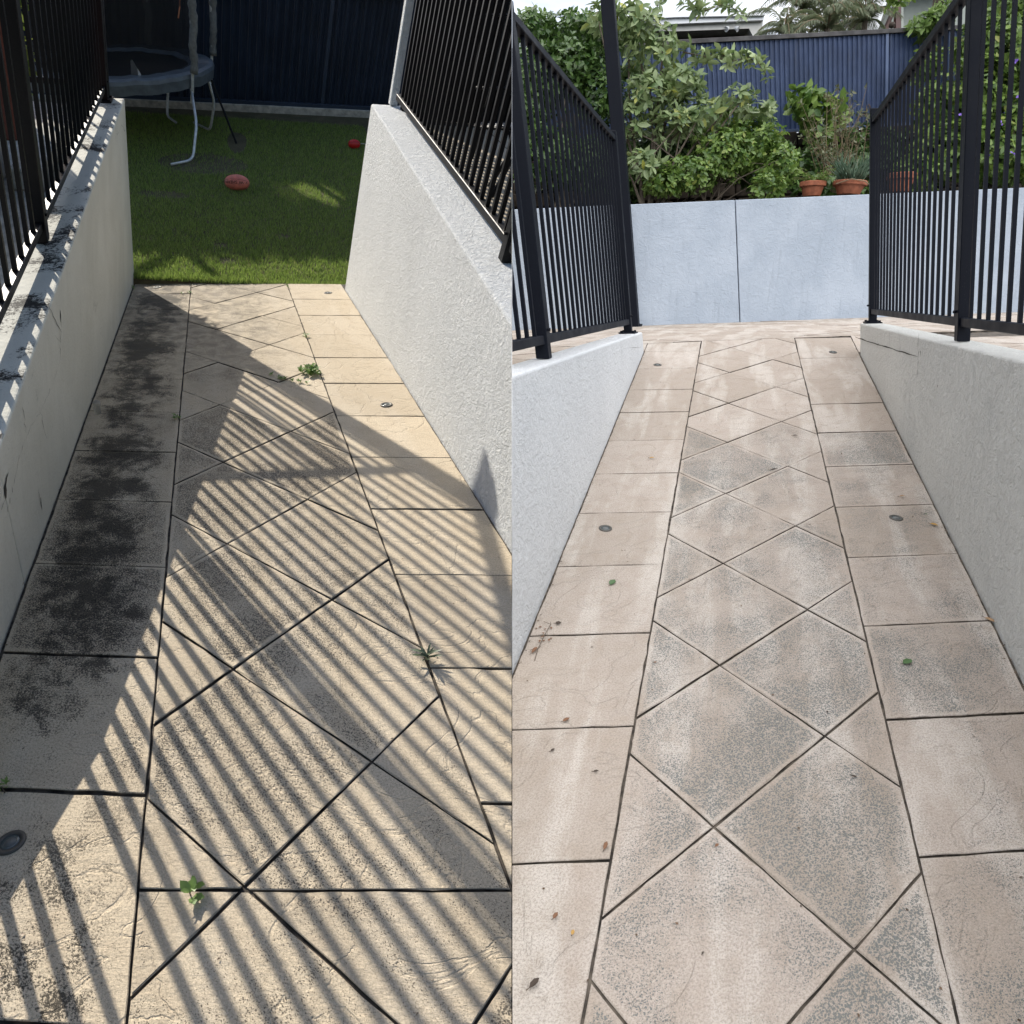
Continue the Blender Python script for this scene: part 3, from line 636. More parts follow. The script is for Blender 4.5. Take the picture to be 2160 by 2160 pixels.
mnet, ntn, bn = newmat('net_mesh'); gg = G(ntn); vv = gg.coord('Object', (1, 1, 1)); bn.inputs['Base Color'].default_value = (.006, .006, .007, 1); bn.inputs['Roughness'].default_value = .8
tb_ = gg.n('ShaderNodeBsdfTransparent'); ms_ = gg.n('ShaderNodeMixShader'); ms_.inputs[0].default_value = .62; gg.ln(tb_.outputs[0], ms_.inputs[1]); gg.ln(bn.outputs[0], ms_.inputs[2]); gg.ln(ms_.outputs[0], ntn.nodes['Material Output'].inputs[0])
mb = MB(O); rows = [[mb.v(tp(2 * math.pi * k / 72, TR - .24 + .02 * math.sin(k * 1.9) * (h > TH), h)) for k in range(72)] for h in (TH + .0, TH + .3, TH + .65, TH + .98)]
for a, b in zip(rows, rows[1:]):
    for k in range(72): mb.bm.faces.new((a[k], a[(k + 1) % 72], b[(k + 1) % 72], b[k]))
mb.done('net', mnet, tr, smooth=True)
for i, a in enumerate((-.40, .60, 1.6, 2.6, 3.7, 4.7)):
    po = MB(O).tube([tp(a, TR + .03, TH - .3), tp(a, TR + .04, TH + .2), tp(a, TR + .02, TH + .6), tp(a, TR - .02, TH + 1.0)], .019, 10).done('pole', M['steel'], tr)
    pts = [tp(a + .012 * math.sin(k * .9), TR + (.055 - .02 * k / 16), TH + .03 + .95 * k / 16) for k in range(17)]
    MB(O).tube(pts, [.043 + .006 * math.sin(k * 2.7) for k in range(17)], 10).done('foam_sleeve', M['foam'], tr, smooth=True)
def bent(pts, n=5):
    out = [pts[0]]
    for a, b, c in zip(pts, pts[1:], pts[2:]):
        a, b, c = map(np.asarray, (a, b, c)); u, w = (a - b), (c - b); r = min(.09, np.linalg.norm(u) / 2, np.linalg.norm(w) / 2); p, q_ = b + u / np.linalg.norm(u) * r, b + w / np.linalg.norm(w) * r
        out += [(1 - t_) ** 2 * p + 2 * t_ * (1 - t_) * b + t_ ** 2 * q_ for t_ in np.linspace(0, 1, n)]
    return out + [pts[-1]]
lw = lambda x, y: np.array(L.onlevel(x, y, cLawn)) + gn * .02
for a, foot, f2 in ((-.34, lw(408, 341), lw(362, 351)), (.12, lw(444, 279), lw(410, 262)), (1.38, lw(353, 248), lw(372, 262)), (2.3, tp(2.3, 1.25, .02), tp(2.8, 1.25, .02)), (3.3, tp(3.3, 1.25, .02), tp(2.9, 1.25, .02)), (4.3, tp(4.3, 1.3, .02), tp(4.9, 1.4, .02))):
    top_ = tp(a, TR - .05, TH - .1); knee = top_ * .42 + foot * .58 + (foot - tc) * .06 + L.wup * .06
    MB(O).tube(bent([top_, knee, foot, f2]), .016, 10).done('leg', M['steel'], tr, smooth=True)
MB(O).tube([tp(-.02, TR + .04, TH - .12), np.array(L.onlevel(499, 303, cLawn))], .014, 8).done('strut', M['blackL'], tr)
a_ = tp(-1.0, TR - .29, TH + .02); MB(O).hexa([a_, a_ + gx * .10, a_ + gx * .12 + gn * .01, a_ + gx * .0, a_ + L.wup * .01, a_ + gx * .1 + L.wup * .01, a_ + gx * .02 + L.wup * .17, a_ + L.wup * .15]).done('care_tag', plain('white_tag', (.6, .6, .6), .6), tr)
MB(O).tube([at(380, -30, 8.6), at(379, 15, 8.6), at(376, 38, 8.6)], .008, 5).done('cord', plain('orange_cord', (.45, .16, .07), .8), tr)
# balls
def oval_ball(c, ln, rad, m, axis, up, lbl, text=None):
    t = thing('football', c - up * rad, lbl, 'football', 'balls on the lawn'); O = np.array(t.location)
    prof = [(rad * max(0, math.cos(a)) ** .92, ln / 2 * math.sin(a)) for a in np.linspace(-math.pi / 2, math.pi / 2, 21)]; prof[0] = (0.0001, -ln / 2); prof[-1] = (.0001, ln / 2)
    MB(O).lathe(c, prof, 28, ax=axis).done('ball_skin', m, t, smooth=True)
    ax = np.array(Vector(axis).normalized()); tocam = CAM - c; tocam = tocam - ax * (tocam @ ax); tocam /= np.linalg.norm(tocam); side = np.cross(ax, tocam)
    for j in range(4):
        th = math.pi / 4 + j * math.pi / 2 + .35; dd = tocam * math.cos(th) + side * math.sin(th)
        MB(O).tube([c + ax * ln / 2 * math.sin(a) + dd * (rad * math.cos(a) ** .92 + .0004) for a in np.linspace(-1.3, 1.3, 15)], .0012, 5).done('seam', M['crack'], t)
    if text:
        cu = bpy.data.curves.new('letters', 'FONT'); cu.body = text; cu.align_x = 'CENTER'; cu.align_y = 'CENTER'; cu.size = .044; cu.space_character = 1.05; cu.offset = .0008
        to = bpy.data.objects.new('tmp', cu); COL.objects.link(to); dg = bpy.context.evaluated_depsgraph_get(); me = bpy.data.meshes.new_from_object(to.evaluated_get(dg)); bpy.data.objects.remove(to)
        down = -np.cross(ax, tocam)
        if down @ up > 0: pass
        for vx in me.vertices:                      # lettering runs upside down round the belly of the ball
            x, y = -vx.co.x - .012, -vx.co.y; s_ = max(-.98, min(.98, x / (ln / 2))); rr = rad * (math.cos(math.asin(s_))) ** .92 + .0012
            th = y / rad + .05; upd = np.cross(tocam, ax) if np.cross(tocam, ax) @ up > 0 else -np.cross(tocam, ax)
            p = c + ax * x + tocam * rr * math.cos(th) + upd * rr * math.sin(th); vx.co = Vector(p - O)
        put('lettering', me, plain('ball_print', (.05, .012, .01), .7), t)
    return t
M['ball1'] = plain('pink_red_leather', (.62, .17, .12), .5, var=.18, scale=25, bump=.15); M['ball2'] = plain('red_leather', (.50, .012, .012), .4)
bc = L.onlevel(503, 402, cLawn); oval_ball(bc + gn * .085, .265, .083, M['ball1'], gx + gy * .03, gn, 'scuffed pink-red oval football with dark lettering, nearest the paving', 'T W SHERRIN')
bc = L.onlevel(748, 315, cLawn); tball = oval_ball(bc + gn * .062, .155, .058, M['ball2'], gx + gy * .2, gn, 'small bright red oval ball beside a thin pale stick')
st = np.array(L.onlevel(762, 312, cLawn)) + gn * .05; ts = thing('garden_stick', st, 'thin pale stick lying on the lawn beside the red ball', 'stick')
MB(st).tube([st, st + gx * .2 + gn * .002, st + gx * .45 + gn * .0], [.006, .007, .005], 6).done('shaft', M['pale'], ts)
# unseen tree added off frame, crown shaped along the sun to shade lawn and fence
px_ = rng.uniform(180, 830, 60000); py_ = rng.uniform(150, 556, 60000)
wob = np.array([mnoise.noise(Vector((x / 60, 1, 0))) for x in px_]) * 26 + (px_ - 500) * .035
okk = py_ < 534 + wob; streak = np.zeros(len(px_), bool)
for cx, cy, ang, l_, w_ in ((640, 352, .32, 66, 11), (655, 375, .42, 58, 9), (610, 385, .35, 52, 8), (700, 395, .3, 45, 7), (660, 330, -.12, 60, 7), (745, 335, .25, 30, 7), (470, 330, .2, 20, 4)):
    dx, dy = px_ - cx, py_ - cy; u_ = dx * math.cos(ang) + dy * math.sin(ang); w2 = -dx * math.sin(ang) + dy * math.cos(ang); dy = dy - 24; u_ = dx * math.cos(ang) + dy * math.sin(ang); w2 = -dx * math.sin(ang) + dy * math.cos(ang); streak |= (u_ / l_) ** 2 + (w2 / (w_ + 12)) ** 2 < 1.3
okk &= ~streak; zz = cLawn / (py_ - L.a - L.b * px_)
Pg = wd(np.stack([(px_ - 1080) / FP * zz, (1080 - py_) / FP * zz, zz], 1)) - sund * rng.uniform(5.8, 6.8, len(px_))[:, None]; Pg = Pg[okk]
ex = rng.uniform(150, 830, 16000); eh = rng.uniform(0, 1.5, 16000); ez = cLawn / (222 + ex * .046 - L.a - L.b * ex)
extra = wd(np.stack([(ex - 1080) / FP * ez, (1080 - (222 + ex * .046)) / FP * ez, ez], 1)) + eh[:, None] * L.wup - sund * rng.uniform(5.4, 6.8, 16000)[:, None]
n_main = len(Pg); Pg = np.concatenate([Pg, extra]); cen = Pg.mean(0)
tt = thing('added_shade_tree', np.array([-11.5, 10.5, L.onlevel(0, 300, cLawn)[2] - .5]), 'added unseen tree with its crown shaped to shade the lawn and back fence', 'tree')
assert Pg[:, 0].max() < -.3; k = len(Pg)
V, F = leaves_mesh(Pg, unit_rand(k), unit_rand(k), np.where(np.arange(k) < n_main, rng.uniform(.09, .15, k), rng.uniform(.14, .2, k)), np.where(np.arange(k) < n_main, rng.uniform(.06, .09, k), .12), O=tt.location, simple=True); put('crown', raw_mesh(V, F), leaf_mat('tree_leaf', (.02, .04, .01), (.05, .09, .02), trans=.1), tt, cut=False)
tl = np.array(tt.location); mb = MB(tl).tube([tl, tl + (0, .2, 3), tl + (1.5, .2, 6), cen - (1.5, 0, .6)], [.32, .26, .2, .1], 10)
for k in range(7): mb.tube([tl + (1.5, .2, 6), (tl + (1.5, .2, 6) + Pg[k * 900]) / 2 + (0, 0, .3), Pg[k * 900]], [.12, .07, .02], 6)
mb.done('trunk', M['bark'], tt)
# weeds in the joints
M['weed'] = leaf_mat('weed_leaf', (.10, .19, .04), (.24, .36, .10), trans=.3)
def weed(x, y, n, ln, label, hgt=.02, wid=.4, spread=.01, m=None, clumps=1, axis=None):
    O = L.onramp(x, y); t = thing('joint_weed', O, label, 'weed', 'weeds growing in the paving joints'); Ps, Ds = [], []
    for c in range(clumps):
        o2 = O + (axis * (c - clumps / 2) if axis is not None else 0) + (RV * random.uniform(-1, 1) + L.wax * random.uniform(-1, 1)) * spread
        for i in range(n):
            a = 2 * math.pi * i / n + random.uniform(-.3, .3); d = RV * math.cos(a) + L.wax * math.sin(a) + L.wn * random.uniform(.25, 1.1); Ps.append(o2 + L.wn * random.uniform(.002, hgt)); Ds.append(d)
    n_ = len(Ps); ls = ln * rng.uniform(.6, 1.2, n_); put_leaves('leaves', np.array(Ps), np.array(Ds), np.tile(L.wn, (n_, 1)) + unit_rand(n_) * .2, ls, ls * wid, m or M['weed'], t)
    MB(O).tube([O - L.wn * .015, O + L.wn * hgt], .0015, 5).done('stem', M['bark'], t)
weed(402, 1888, 5, .028, 'small two-headed green seedling in the joint lowest on the sunny ramp', .03, .6); weed(418, 1872, 4, .024, 'tiny seedling touching the two-headed seedling, slightly farther up the slope', .03, .6)
weed(904, 1396, 18, .052, 'spiky grey-green rosette weed beside the border paver', .03, .2, m=leaf_mat('rosette', (.10, .14, .08), (.16, .20, .12), trans=.2))
weed(652, 788, 9, .034, 'thick bright green weed clump at the end of a green seam', .035, .5, .05, clumps=16); weed(612, 803, 8, .022, 'thin straggling line of green weed along a diagonal joint', .012, .5, .02, clumps=9, axis=RV * .022 - L.wax * .016)
weed(645, 711, 8, .018, 'small round weed tuft on the border joint, above the thick clump', .02, .5, .02, clumps=4); weed(377, 886, 6, .022, 'dull green weed at the joint of the shaded border pavers', .02, .4, .015, clumps=3)
weed(608, 608, 7, .02, 'grassy weed tuft at the lawn edge of the centre joint', .03, .15, .02, clumps=4); weed(395, 618, 6, .015, 'low weed strip where two joints meet near the lawn edge', .012, .4, .05, clumps=8); weed(280, 612, 6, .02, 'weed at the foot of the shaded wall by the lawn', .03, .3, .02, clumps=3); weed(10, 1672, 7, .02, 'dull weed in the shadowed joint beside the shaded wall', .02, .4, .02, clumps=3)
# in-ground lights
M['lens'] = plain('lens_glass', (.10, .12, .12), .08, .2); M['rim'] = plain('brushed_rim', (.10, .095, .085), .55, .6)
def ground_light(pl, x, y, label, lr=.028, r=.033):
    O = pl.onramp(x, y, .0); t = thing('ground_light', O, label, 'ground light', 'round lights set into the pavers'); nn = pl.wn
    rm = MB(O).lathe(O, [(r * .62, .0015), (r * .64, .004), (r * .9, .0045), (r, .003), (r, -.01)], 28, ax=nn).done('light_rim', M['rim'], t, smooth=True)
    if rm: MB(O).lathe(O, [(r * .40, .0022), (r * .62, .003), (r * .62, -.004)], 28, ax=nn).done('lens', M['lens'], t, smooth=True); MB(O).lathe(O, [(.0001, .0034), (r * .38, .003), (r * .40, .001)], 24, ax=nn).done('lamp_core', plain('lamp_core', (.12, .125, .12), .5, .1), t, smooth=True)
ground_light(L, 22, 1778, 'large round glass light in the sunny paver beside the mouldy wall'); ground_light(L, 815, 854, 'round light in the sunlit cream border paver by the white wall'); ground_light(L, 692, 618, 'small-looking round light in the border paver next to the lawn'); ground_light(L, 332, 606, 'faint round light in the shaded border paver at the lawn edge')
O = L.onramp(206, 873); tv = thing('plastic_stub', O, 'short translucent plastic stub standing against the shaded border pavers', 'plastic stub')
ms2, n2, b2 = newmat('cloudy_plastic'); b2.inputs['Base Color'].default_value = (.42, .41, .37, 1); b2.inputs['Roughness'].default_value = .3; b2.inputs['Transmission Weight'].default_value = .6; b2.inputs['Alpha'].default_value = .5
MB(O).lathe(O, [(.016, 0), (.016, .055), (.019, .057), (.019, .075), (.017, .077)], 16, ax=L.wup).done('tube_body', ms2, tv, smooth=True)
def ground_leaf(pl, x, y, ln, rot, label, m, curl=.3, wid=.45, lift=.004):
    O = pl.onramp(x, y) + pl.wn * .003; t = tag(None or thing('fallen_leaf', O, label, 'leaf', 'leaves fallen on the ramps'))
    d = RV * math.cos(rot) + pl.wax * math.sin(rot); V, F = leaves_mesh(np.array([O - d * ln / 2 + pl.wn * lift]), np.array([d]), np.array([pl.wn]), np.array([ln]), np.array([ln * wid]), droop=-.05, fold=curl, O=O)
    V = np.concatenate([V, V - pl.wn * .0008]); F = np.concatenate([F, F[:, ::-1] + 8]); put('blade', raw_mesh(V, F), m, t)
    s_ = O - d * ln / 2 + pl.wn * lift; MB(O).tube([s_, s_ - d * ln * .25 + pl.wn * .002], .0012, 4).done('stalk', M['bark'], t)
M['lyel'] = plain('yellow_leaf', (.38, .22, .05), .6); M['lbrn'] = plain('brown_leaf', (.16, .075, .035), .7); M['lgrn'] = plain('green_leaf', (.05, .11, .03), .45); M['ltan'] = plain('tan_leaf', (.33, .21, .11), .7); M['ldrk'] = plain('dark_leaf', (.05, .035, .025), .8)
ground_leaf(L, 45, 1238, .045, 1.5, 'yellow leaf at the foot of the shaded wall', M['lyel'])
#SPLIT2
# ================================================================== SHADED SIDE (x > 0): the ramp running up to the terrace
SIDE = 'R'
cRL = R.c_of(-.41, 3.5, .174); cRR = R.c_of(.497, 3.73, .154); cT = 572.0
RA, RI, RJ, RB = -.4065, -.174, .239, .4935
lv = [.42, .66, .893, 1.131, 1.378, 1.626, 1.874, 2.122, 2.353, 2.591, 2.834, 3.064, 3.32, 3.56, 3.80]
rv = [.40, .65, .885, 1.136, 1.393, 1.648, 1.900, 2.145, 2.392, 2.645, 2.904, 3.173, 3.45, 3.76]
def vtop(q):
    p0, p1 = R._r(q, .001), R._r(q, 1.001); a, b = R.N @ p0, R.N @ p1; return .001 + (cT - a) / (b - a)
vt0, vt1 = vtop(RI), vtop(RJ)
polys = strip(RA, RI, lv, .045, RI) + strip(RJ, RB, rv, .07, RJ) + lattice(.975, .3455, 1.048, .3475, RI, RI, RJ, .42, 3.9)
def cut_top(P):       # stop the ramp where it meets the terrace
    (q0, a), (q1, b) = (-.5, vtop(-.5)), (.6, vtop(.6)); k = (b - a) / (q1 - q0); return clip_poly(P, (-k, 1), a - k * q0)
polys += strip(-.508, RA, [3.565, 3.95], .045, RI) + strip(RB, .592, [3.525, 3.95], .07, RJ)
polys = [Q for Q in (cut_top(P) for P in polys) if len(Q) > 2]
def posR(q, v, e): return R.ramp(q, v) + R.wn * e
def fleckR(P):
    v = sum(p[1] for p in P) / len(P); q = sum(p[0] for p in P) / len(P)
    if q < RI: return random.uniform(-.45, .0)
    if q > RJ: return random.uniform(.9, 1.5) if v < 2.75 else -.1
    f = 1.3 if v < 2.6 else -.2
    return f + random.uniform(-.3, .3) + (.45 if q > .05 and v < 1.35 else 0)
paving('ramp_path', R, polys, posR, M['tileR'], .0017, .035, fleckR)
bed = MB(); bed.bm.faces.new([bed.v(R.ramp(q, v, 0) - R.wn * .009) for q, v in ((-.415, .4), (.51, .4), (.51, 3.50), (.62, 3.50), (.62, vtop(.62) - .005), (-.53, vtop(-.53) - .005), (-.53, 3.54), (-.415, 3.54))]); tag(bed.done('joint_ground', M['bed']), kind='structure')
# terrace: diagonal pavers carried on, level
kk = (vtop(.6) - vtop(-.5)) / 1.1
polys = lattice(.975, .3455, 1.048, .3475, RI, -2.6, 3.4, 2.6, 7.4)
def cut_T(P):
    return clip_poly(P, (kk, -1), -(vtop(-.5) + kk * .5))
polys = [Q for Q in (cut_T(P) for P in polys) if len(Q) > 2]
def not_in_ramp(P): return True
paving('terrace_path', R, polys, lambda q, v, e: R.level(q, v, cT, e), M['tileR'], .0032, .03, lambda P: random.uniform(-.6, .1))
side = lattice(.975, .3455, 1.048, .3475, RI, -2.6, -.505, .6, 3.62) + lattice(.975, .3455, 1.048, .3475, RI, .590, 3.0, .6, 3.40)
side = [Q for Q in (clip_poly(P, (-kk, 1), vtop(-.5) + kk * .5) for P in side) if len(Q) > 2]
paving('terrace_paving', R, side, lambda q, v, e: R.level(q, v, cT, e), M['tileR'], .0032, .03, lambda P: random.uniform(-.6, .1))
bed = MB(); bed.bm.faces.new([bed.v(R.level(q, v, cT, -.018)) for q, v in ((-2.7, vtop(-2.7)), (3.5, vtop(3.5)), (3.5, 7.5), (-2.7, 7.5))])
for qs in ((-2.7, -.49), (.575, 3.5)): bed.bm.faces.new([bed.v(R.level(q, v, cT, -.018)) for q, v in ((qs[0], .4), (qs[1], .4), (qs[1], vtop(qs[1])), (qs[0], vtop(qs[0])))])
tag(bed.done('terrace_ground', M['bed']), kind='structure')
wRL = rendered_wall(R, -.410, -.497, .75, 3.56, cRL, M['wallRL'], 'bluish white rendered wall with swirled trowel marks, beside the uphill ramp', 2.4)
wRR = rendered_wall(R, .497, .583, .45, 3.52, cRR, M['wallRR'], 'greyish white rendered wall with a dirty horizontal crack near its end', 2.4)
for pts, w in (([(1803, 712), (1830, 719), (1852, 728), (1870, 731), (1895, 739), (1916, 745), (1936, 752)], .008), ([(1877, 695), (1877, 731)], .004), ([(1897, 697), (1898, 742)], .004), ([(1939, 703), (1937, 752), (1934, 800)], .004), ([(1852, 690), (1851, 728)], .003), ([(1817, 683), (1817, 715)], .003), ([(1809, 690), (1809, 712)], .003), ([(1943, 738), (1943, 750)], .012), ([(1854, 724), (1852, 733)], .010), ([(1977, 818), (1979, 812)], .006), ([(1880, 825), (1879, 850)], .003)):
    crack(R, .497, pts, wRR, w)
crack(R, -.41, [(1326, 735), (1352, 732)], wRL, .003); crack(R, -.41, [(1341, 703), (1341, 707)], wRL, .003)
fence(R, -.455, .9, 3.47, cRL, [2.134, 3.47], 'black metal fence on the bluish white wall, next to the tall black column', M['blackR'], pitch=.122, ht=1.43, hb=.09, plates=(3.47,), capped=.03)
fence(R, .540, .9, 3.47, cRR, [2.129, 3.47], 'black metal fence on the greyish white wall, in front of the purple-flowered hedge', M['blackR'], pitch=.128, ht=1.47, hb=.09, plates=(3.47,), capped=.06)
# tall black column
O = R.onlevel(1336, 689, cT); t = thing('roof_post', O, 'tall square black column standing on the terrace by the shrub', 'post'); MB(O).bar(O + R.wup * .003, O + R.wup * 5.2, RV, R.wax, .165, .165).bevel(.006).done('shaft', M['blackR'], t)
MB(O).bar(O + R.wup * .002, O + R.wup * .012, RV, R.wax, .23, .23).done('base_plate', M['blackR'], t)
# retaining wall
wz = lambda x: 687 - (x - 1355) * .0361
wl = lambda x: R.onlevel(x, wz(x), cT)
def wh(x):
    b = wl(x) - CAM; Y, Zc = b @ UV_, b @ FV; k = (1080 - (431 - (x - 1355) * .0446)) / FP; return (k * Zc - Y) / (R.up[1] - k * R.up[2])
O = wl(1600); t = thing('retaining_wall', O, 'long pale blue-white retaining wall across the back of the terrace', 'wall')
bk = np.array([0, .2, 0])
for xa, xb in ((1040, 1560), (1562, 2420)):
    a, b = wl(xa), wl(xb); MB(O).hexa([a - R.wup * .1, b - R.wup * .1, b + bk - R.wup * .1, a + bk - R.wup * .1, a + R.wup * wh(xa), b + R.wup * wh(xb), b + bk + R.wup * wh(xb), a + bk + R.wup * wh(xa)]).bevel(.008, 2).done('wall_panel', M['retain'], t)
a, b = wl(1042), wl(2420); MB(O).hexa([a - R.wup * .1 + bk * .3, b - R.wup * .1 + bk * .3, b + bk * .8 - R.wup * .1, a + bk * .8 - R.wup * .1, a + R.wup * (wh(1042) - .03) + bk * .3, b + R.wup * (wh(2420) - .03) + bk * .3, b + bk * .8 + R.wup * (wh(2420) - .03), a + bk * .8 + R.wup * (wh(1042) - .03)]).done('joint_filler', M['bed'], t)
ZF = 13.5
def fb(x, y=None): return at(x, 292 - .052 * (x - 1424) if y is None else y, ZF)
sa, sb = wl(1042) + bk + R.wup * (wh(1042) - .06), wl(2420) + bk + R.wup * (wh(2420) - .06)
slab('garden_soil', [sa, sb, sb + (0, 3.4, 0), sa + (0, 3.4, 0)], M['soil'], .3)
clad_fence(fb(1050), fb(2330), R.wup, 1.50, [float(np.linalg.norm(fb(x) - fb(1050))) for x in (1462, 1868)], .086, .03, M['blueclad'], 'weathered blue corrugated metal fence above the planted bank', cap=.07, capm=plain('weathered_cap', (.075, .07, .07), .7, var=.4, scale=6))
M['rock'] = plain('dark_stone', (.045, .034, .024), .95, var=.6, scale=7, bump=1.0)
O = fb(1050) - R.wup * .02; t = thing('stone_wall', O, 'low dark stone wall under the blue fence', 'wall'); mb = MB(O)
aa, bb = fb(1050), fb(2330); AX = (bb - aa) / np.linalg.norm(bb - aa); ln = float(np.linalg.norm(bb - aa))
mb.bar(aa - R.wup * .86 + (0, .1, 0), bb - R.wup * .86 + (0, .1, 0), R.wup, FV, 1.66, .2)
for r in range(6):
    x = random.uniform(0, .2)
    while x < ln - .2:
        w = random.uniform(.28, .55); c = aa + AX * (x + w / 2) - R.wup * (.14 + .27 * r) + np.array([0, -.04, 0]); mb.bar(c - AX * (w / 2 - .015), c + AX * (w / 2 - .015), R.wup, FV, .245, random.uniform(.12, .2)); x += w
mb.bevel(.02).done('stonework', M['rock'], t)
# shrubs ----------------------------------------------------------
M['whorl'] = leaf_mat('greygreen_leaf', (.10, .165, .055), (.28, .35, .16), (.40, .40, .06), trans=.22, rough=.38)
M['dark'] = leaf_mat('dark_leaf_green', (.028, .072, .016), (.11, .19, .045), trans=.2, rough=.35)
M['mid'] = leaf_mat('mid_leaf_green', (.055, .12, .022), (.21, .31, .065), (.28, .30, .07), trans=.25, rough=.4)
M['lime'] = leaf_mat('lime_leaf', (.08, .15, .03), (.22, .32, .09), trans=.3, rough=.45)
M['twig'] = plain('dry_twig', (.20, .15, .09), .9)
def plant(name, label, cat, base, blobs, n, k, L0, W0, m, group=None, stems=6, up=.35, spread=.7, srad=.02, simple=False, bark=None, sprays=()):
    base = np.asarray(base, float); t = thing(name, base, label, cat, group); P_, o_ = blob_points(blobs, n)
    Pl = [P_]; Ol = [o_]; mb = MB(base); tgt = [P_[i] for i in rng.choice(n, min(n, stems * 3), replace=False)]
    for i in range(stems):
        b0 = base + np.array([random.uniform(-.12, .12), random.uniform(-.1, .1), 0]); c = tgt[i]; mid_ = b0 * .5 + c * .5 + np.array([random.uniform(-.15, .15), 0, .12])
        mb.tube([b0, b0 * .7 + mid_ * .3 + (random.uniform(-.05, .05), 0, .05), mid_, c], [srad, srad * .85, srad * .6, srad * .3], 6)
        for j in (1, 2):
            c2 = tgt[(i * 3 + j) % len(tgt)]
            if np.linalg.norm(c2 - mid_) < 1.2: mb.tube([mid_, mid_ * .5 + c2 * .5 + (0, 0, .06), c2], [srad * .5, srad * .35, srad * .2], 5)
    for pts in sprays:
        pts = [np.asarray(p) for p in pts]; mb.tube(pts, np.linspace(.012, .004, len(pts)), 5)
        for a, b in zip(pts, pts[1:]):
            m_ = max(2, int(np.linalg.norm(b - a) / .07)); q_ = a + (b - a) * np.linspace(0, 1, m_)[:, None] + rng.normal(0, .035, (m_, 3)); Pl.append(q_); Ol.append(unit_rand(m_) * .6)
    P_, o_ = np.concatenate(Pl), np.concatenate(Ol)
    put_leaves('foliage', *foliage(P_, o_, k, L0, W0, spread, up), m, t, simple=simple); mb.done('stem', bark or M['bark'], t); return t
E3 = lambda x, y, z, rx, ry, rz: (at(x, y, z), (rx, ry, rz))
gz = lambda x, z: (lambda p: np.array([p[0], p[1], wl(1500)[2] + 1.6 + 0]))(at(x, 400, z))
plant('whorled_shrub', 'tall shrub with grey-green whorled leaves and a twisting trunk beside the black column', 'shrub', gz(1375, 11.6),
      [E3(1375, 115, 11.5, .42, .42, .40), E3(1345, 60, 11.5, .42, .35, .32), E3(1435, 180, 11.5, .33, .35, .22), E3(1370, 200, 11.4, .38, .35, .3), E3(1480, 250, 11.5, .46, .35, .28), E3(1420, 265, 11.4, .4, .3, .25), E3(1330, 255, 11.5, .25, .3, .3), E3(1560, 210, 11.5, .34, .25, .16), E3(1600, 225, 11.5, .25, .2, .12), E3(1355, 345, 11.4, .3, .3, .22), E3(1290, 40, 11.6, .4, .3, .25)],
      400, 6, .16, .066, M['whorl'], stems=10, srad=.03, spread=.72,
      sprays=[[at(1440, 110, 11.5), at(1500, 122, 11.4), at(1560, 112, 11.3), at(1612, 140, 11.3)], [at(1450, 0, 11.5), at(1480, 25, 11.5), at(1530, 8, 11.5), at(1570, 30, 11.5)], [at(1480, 110, 11.5), at(1540, 130, 11.3), at(1590, 120, 11.2), at(1618, 160, 11.2)], [at(1380, 30, 11.5), at(1400, -20, 11.5)]])
plant('leafy_hedge', 'dense dark green hedge behind the fence on the bluish white wall', 'hedge', gz(1180, 12.2),
      [E3(1130, 180, 12, .6, .5, .6), E3(1200, 150, 12, .55, .5, .5), E3(1270, 200, 12, .45, .5, .5), E3(1150, 330, 12, .7, .5, .5), E3(1250, 350, 12, .55, .5, .4), E3(1100, 250, 12, .4, .5, .7), E3(1120, 60, 12.1, .35, .3, .25), E3(1200, 60, 12.2, .45, .4, .25), E3(1260, 90, 12.2, .35, .3, .3)], 2300, 5, .10, .05, M['dark'], stems=10, srad=.02)
plant('leafy_hedge', 'brighter leafy bush reaching above the sloping top rail by the column', 'bush', gz(1230, 12.9), [E3(1130, 60, 12.9, .35, .3, .3), E3(1230, 80, 12.9, .5, .3, .35), E3(1280, 60, 12.8, .35, .3, .3)], 520, 5, .11, .05, M['mid'], stems=6)
plant('garden_bush', 'dense mid green bush spilling over the retaining wall joint', 'bush', gz(1500, 11.7),
      [E3(1520, 330, 11.6, .55, .45, .42), E3(1590, 310, 11.8, .5, .45, .45), E3(1450, 370, 11.4, .5, .3, .28), E3(1640, 350, 11.6, .35, .35, .35), E3(1560, 260, 11.9, .5, .3, .25), E3(1400, 385, 11.4, .3, .3, .2), E3(1620, 395, 11.4, .3, .25, .2)], 1500, 5, .078, .042, M['mid'], stems=14, srad=.012)
plant('garden_bush', 'low dark bush at the foot of the whorled shrub', 'bush', gz(1400, 12.3), [E3(1400, 330, 12.3, .7, .4, .5), E3(1500, 300, 12.5, .6, .4, .4), E3(1600, 340, 12.6, .6, .4, .4), E3(1330, 380, 12, .4, .3, .3)], 1300, 5, .11, .055, M['dark'], stems=10, srad=.012)
plant('arrow_leaf_vine', 'arrow-leaved vine with large glossy leaves against the blue fence', 'vine', gz(1715, 12.9),
      [E3(1720, 235, 12.9, .38, .2, .33), E3(1690, 210, 13.0, .2, .15, .25), E3(1760, 230, 12.9, .15, .15, .3), E3(1730, 290, 12.8, .2, .2, .18)], 115, 3, .19, .115, M['mid'], stems=8, srad=.008, up=.0, spread=.9)
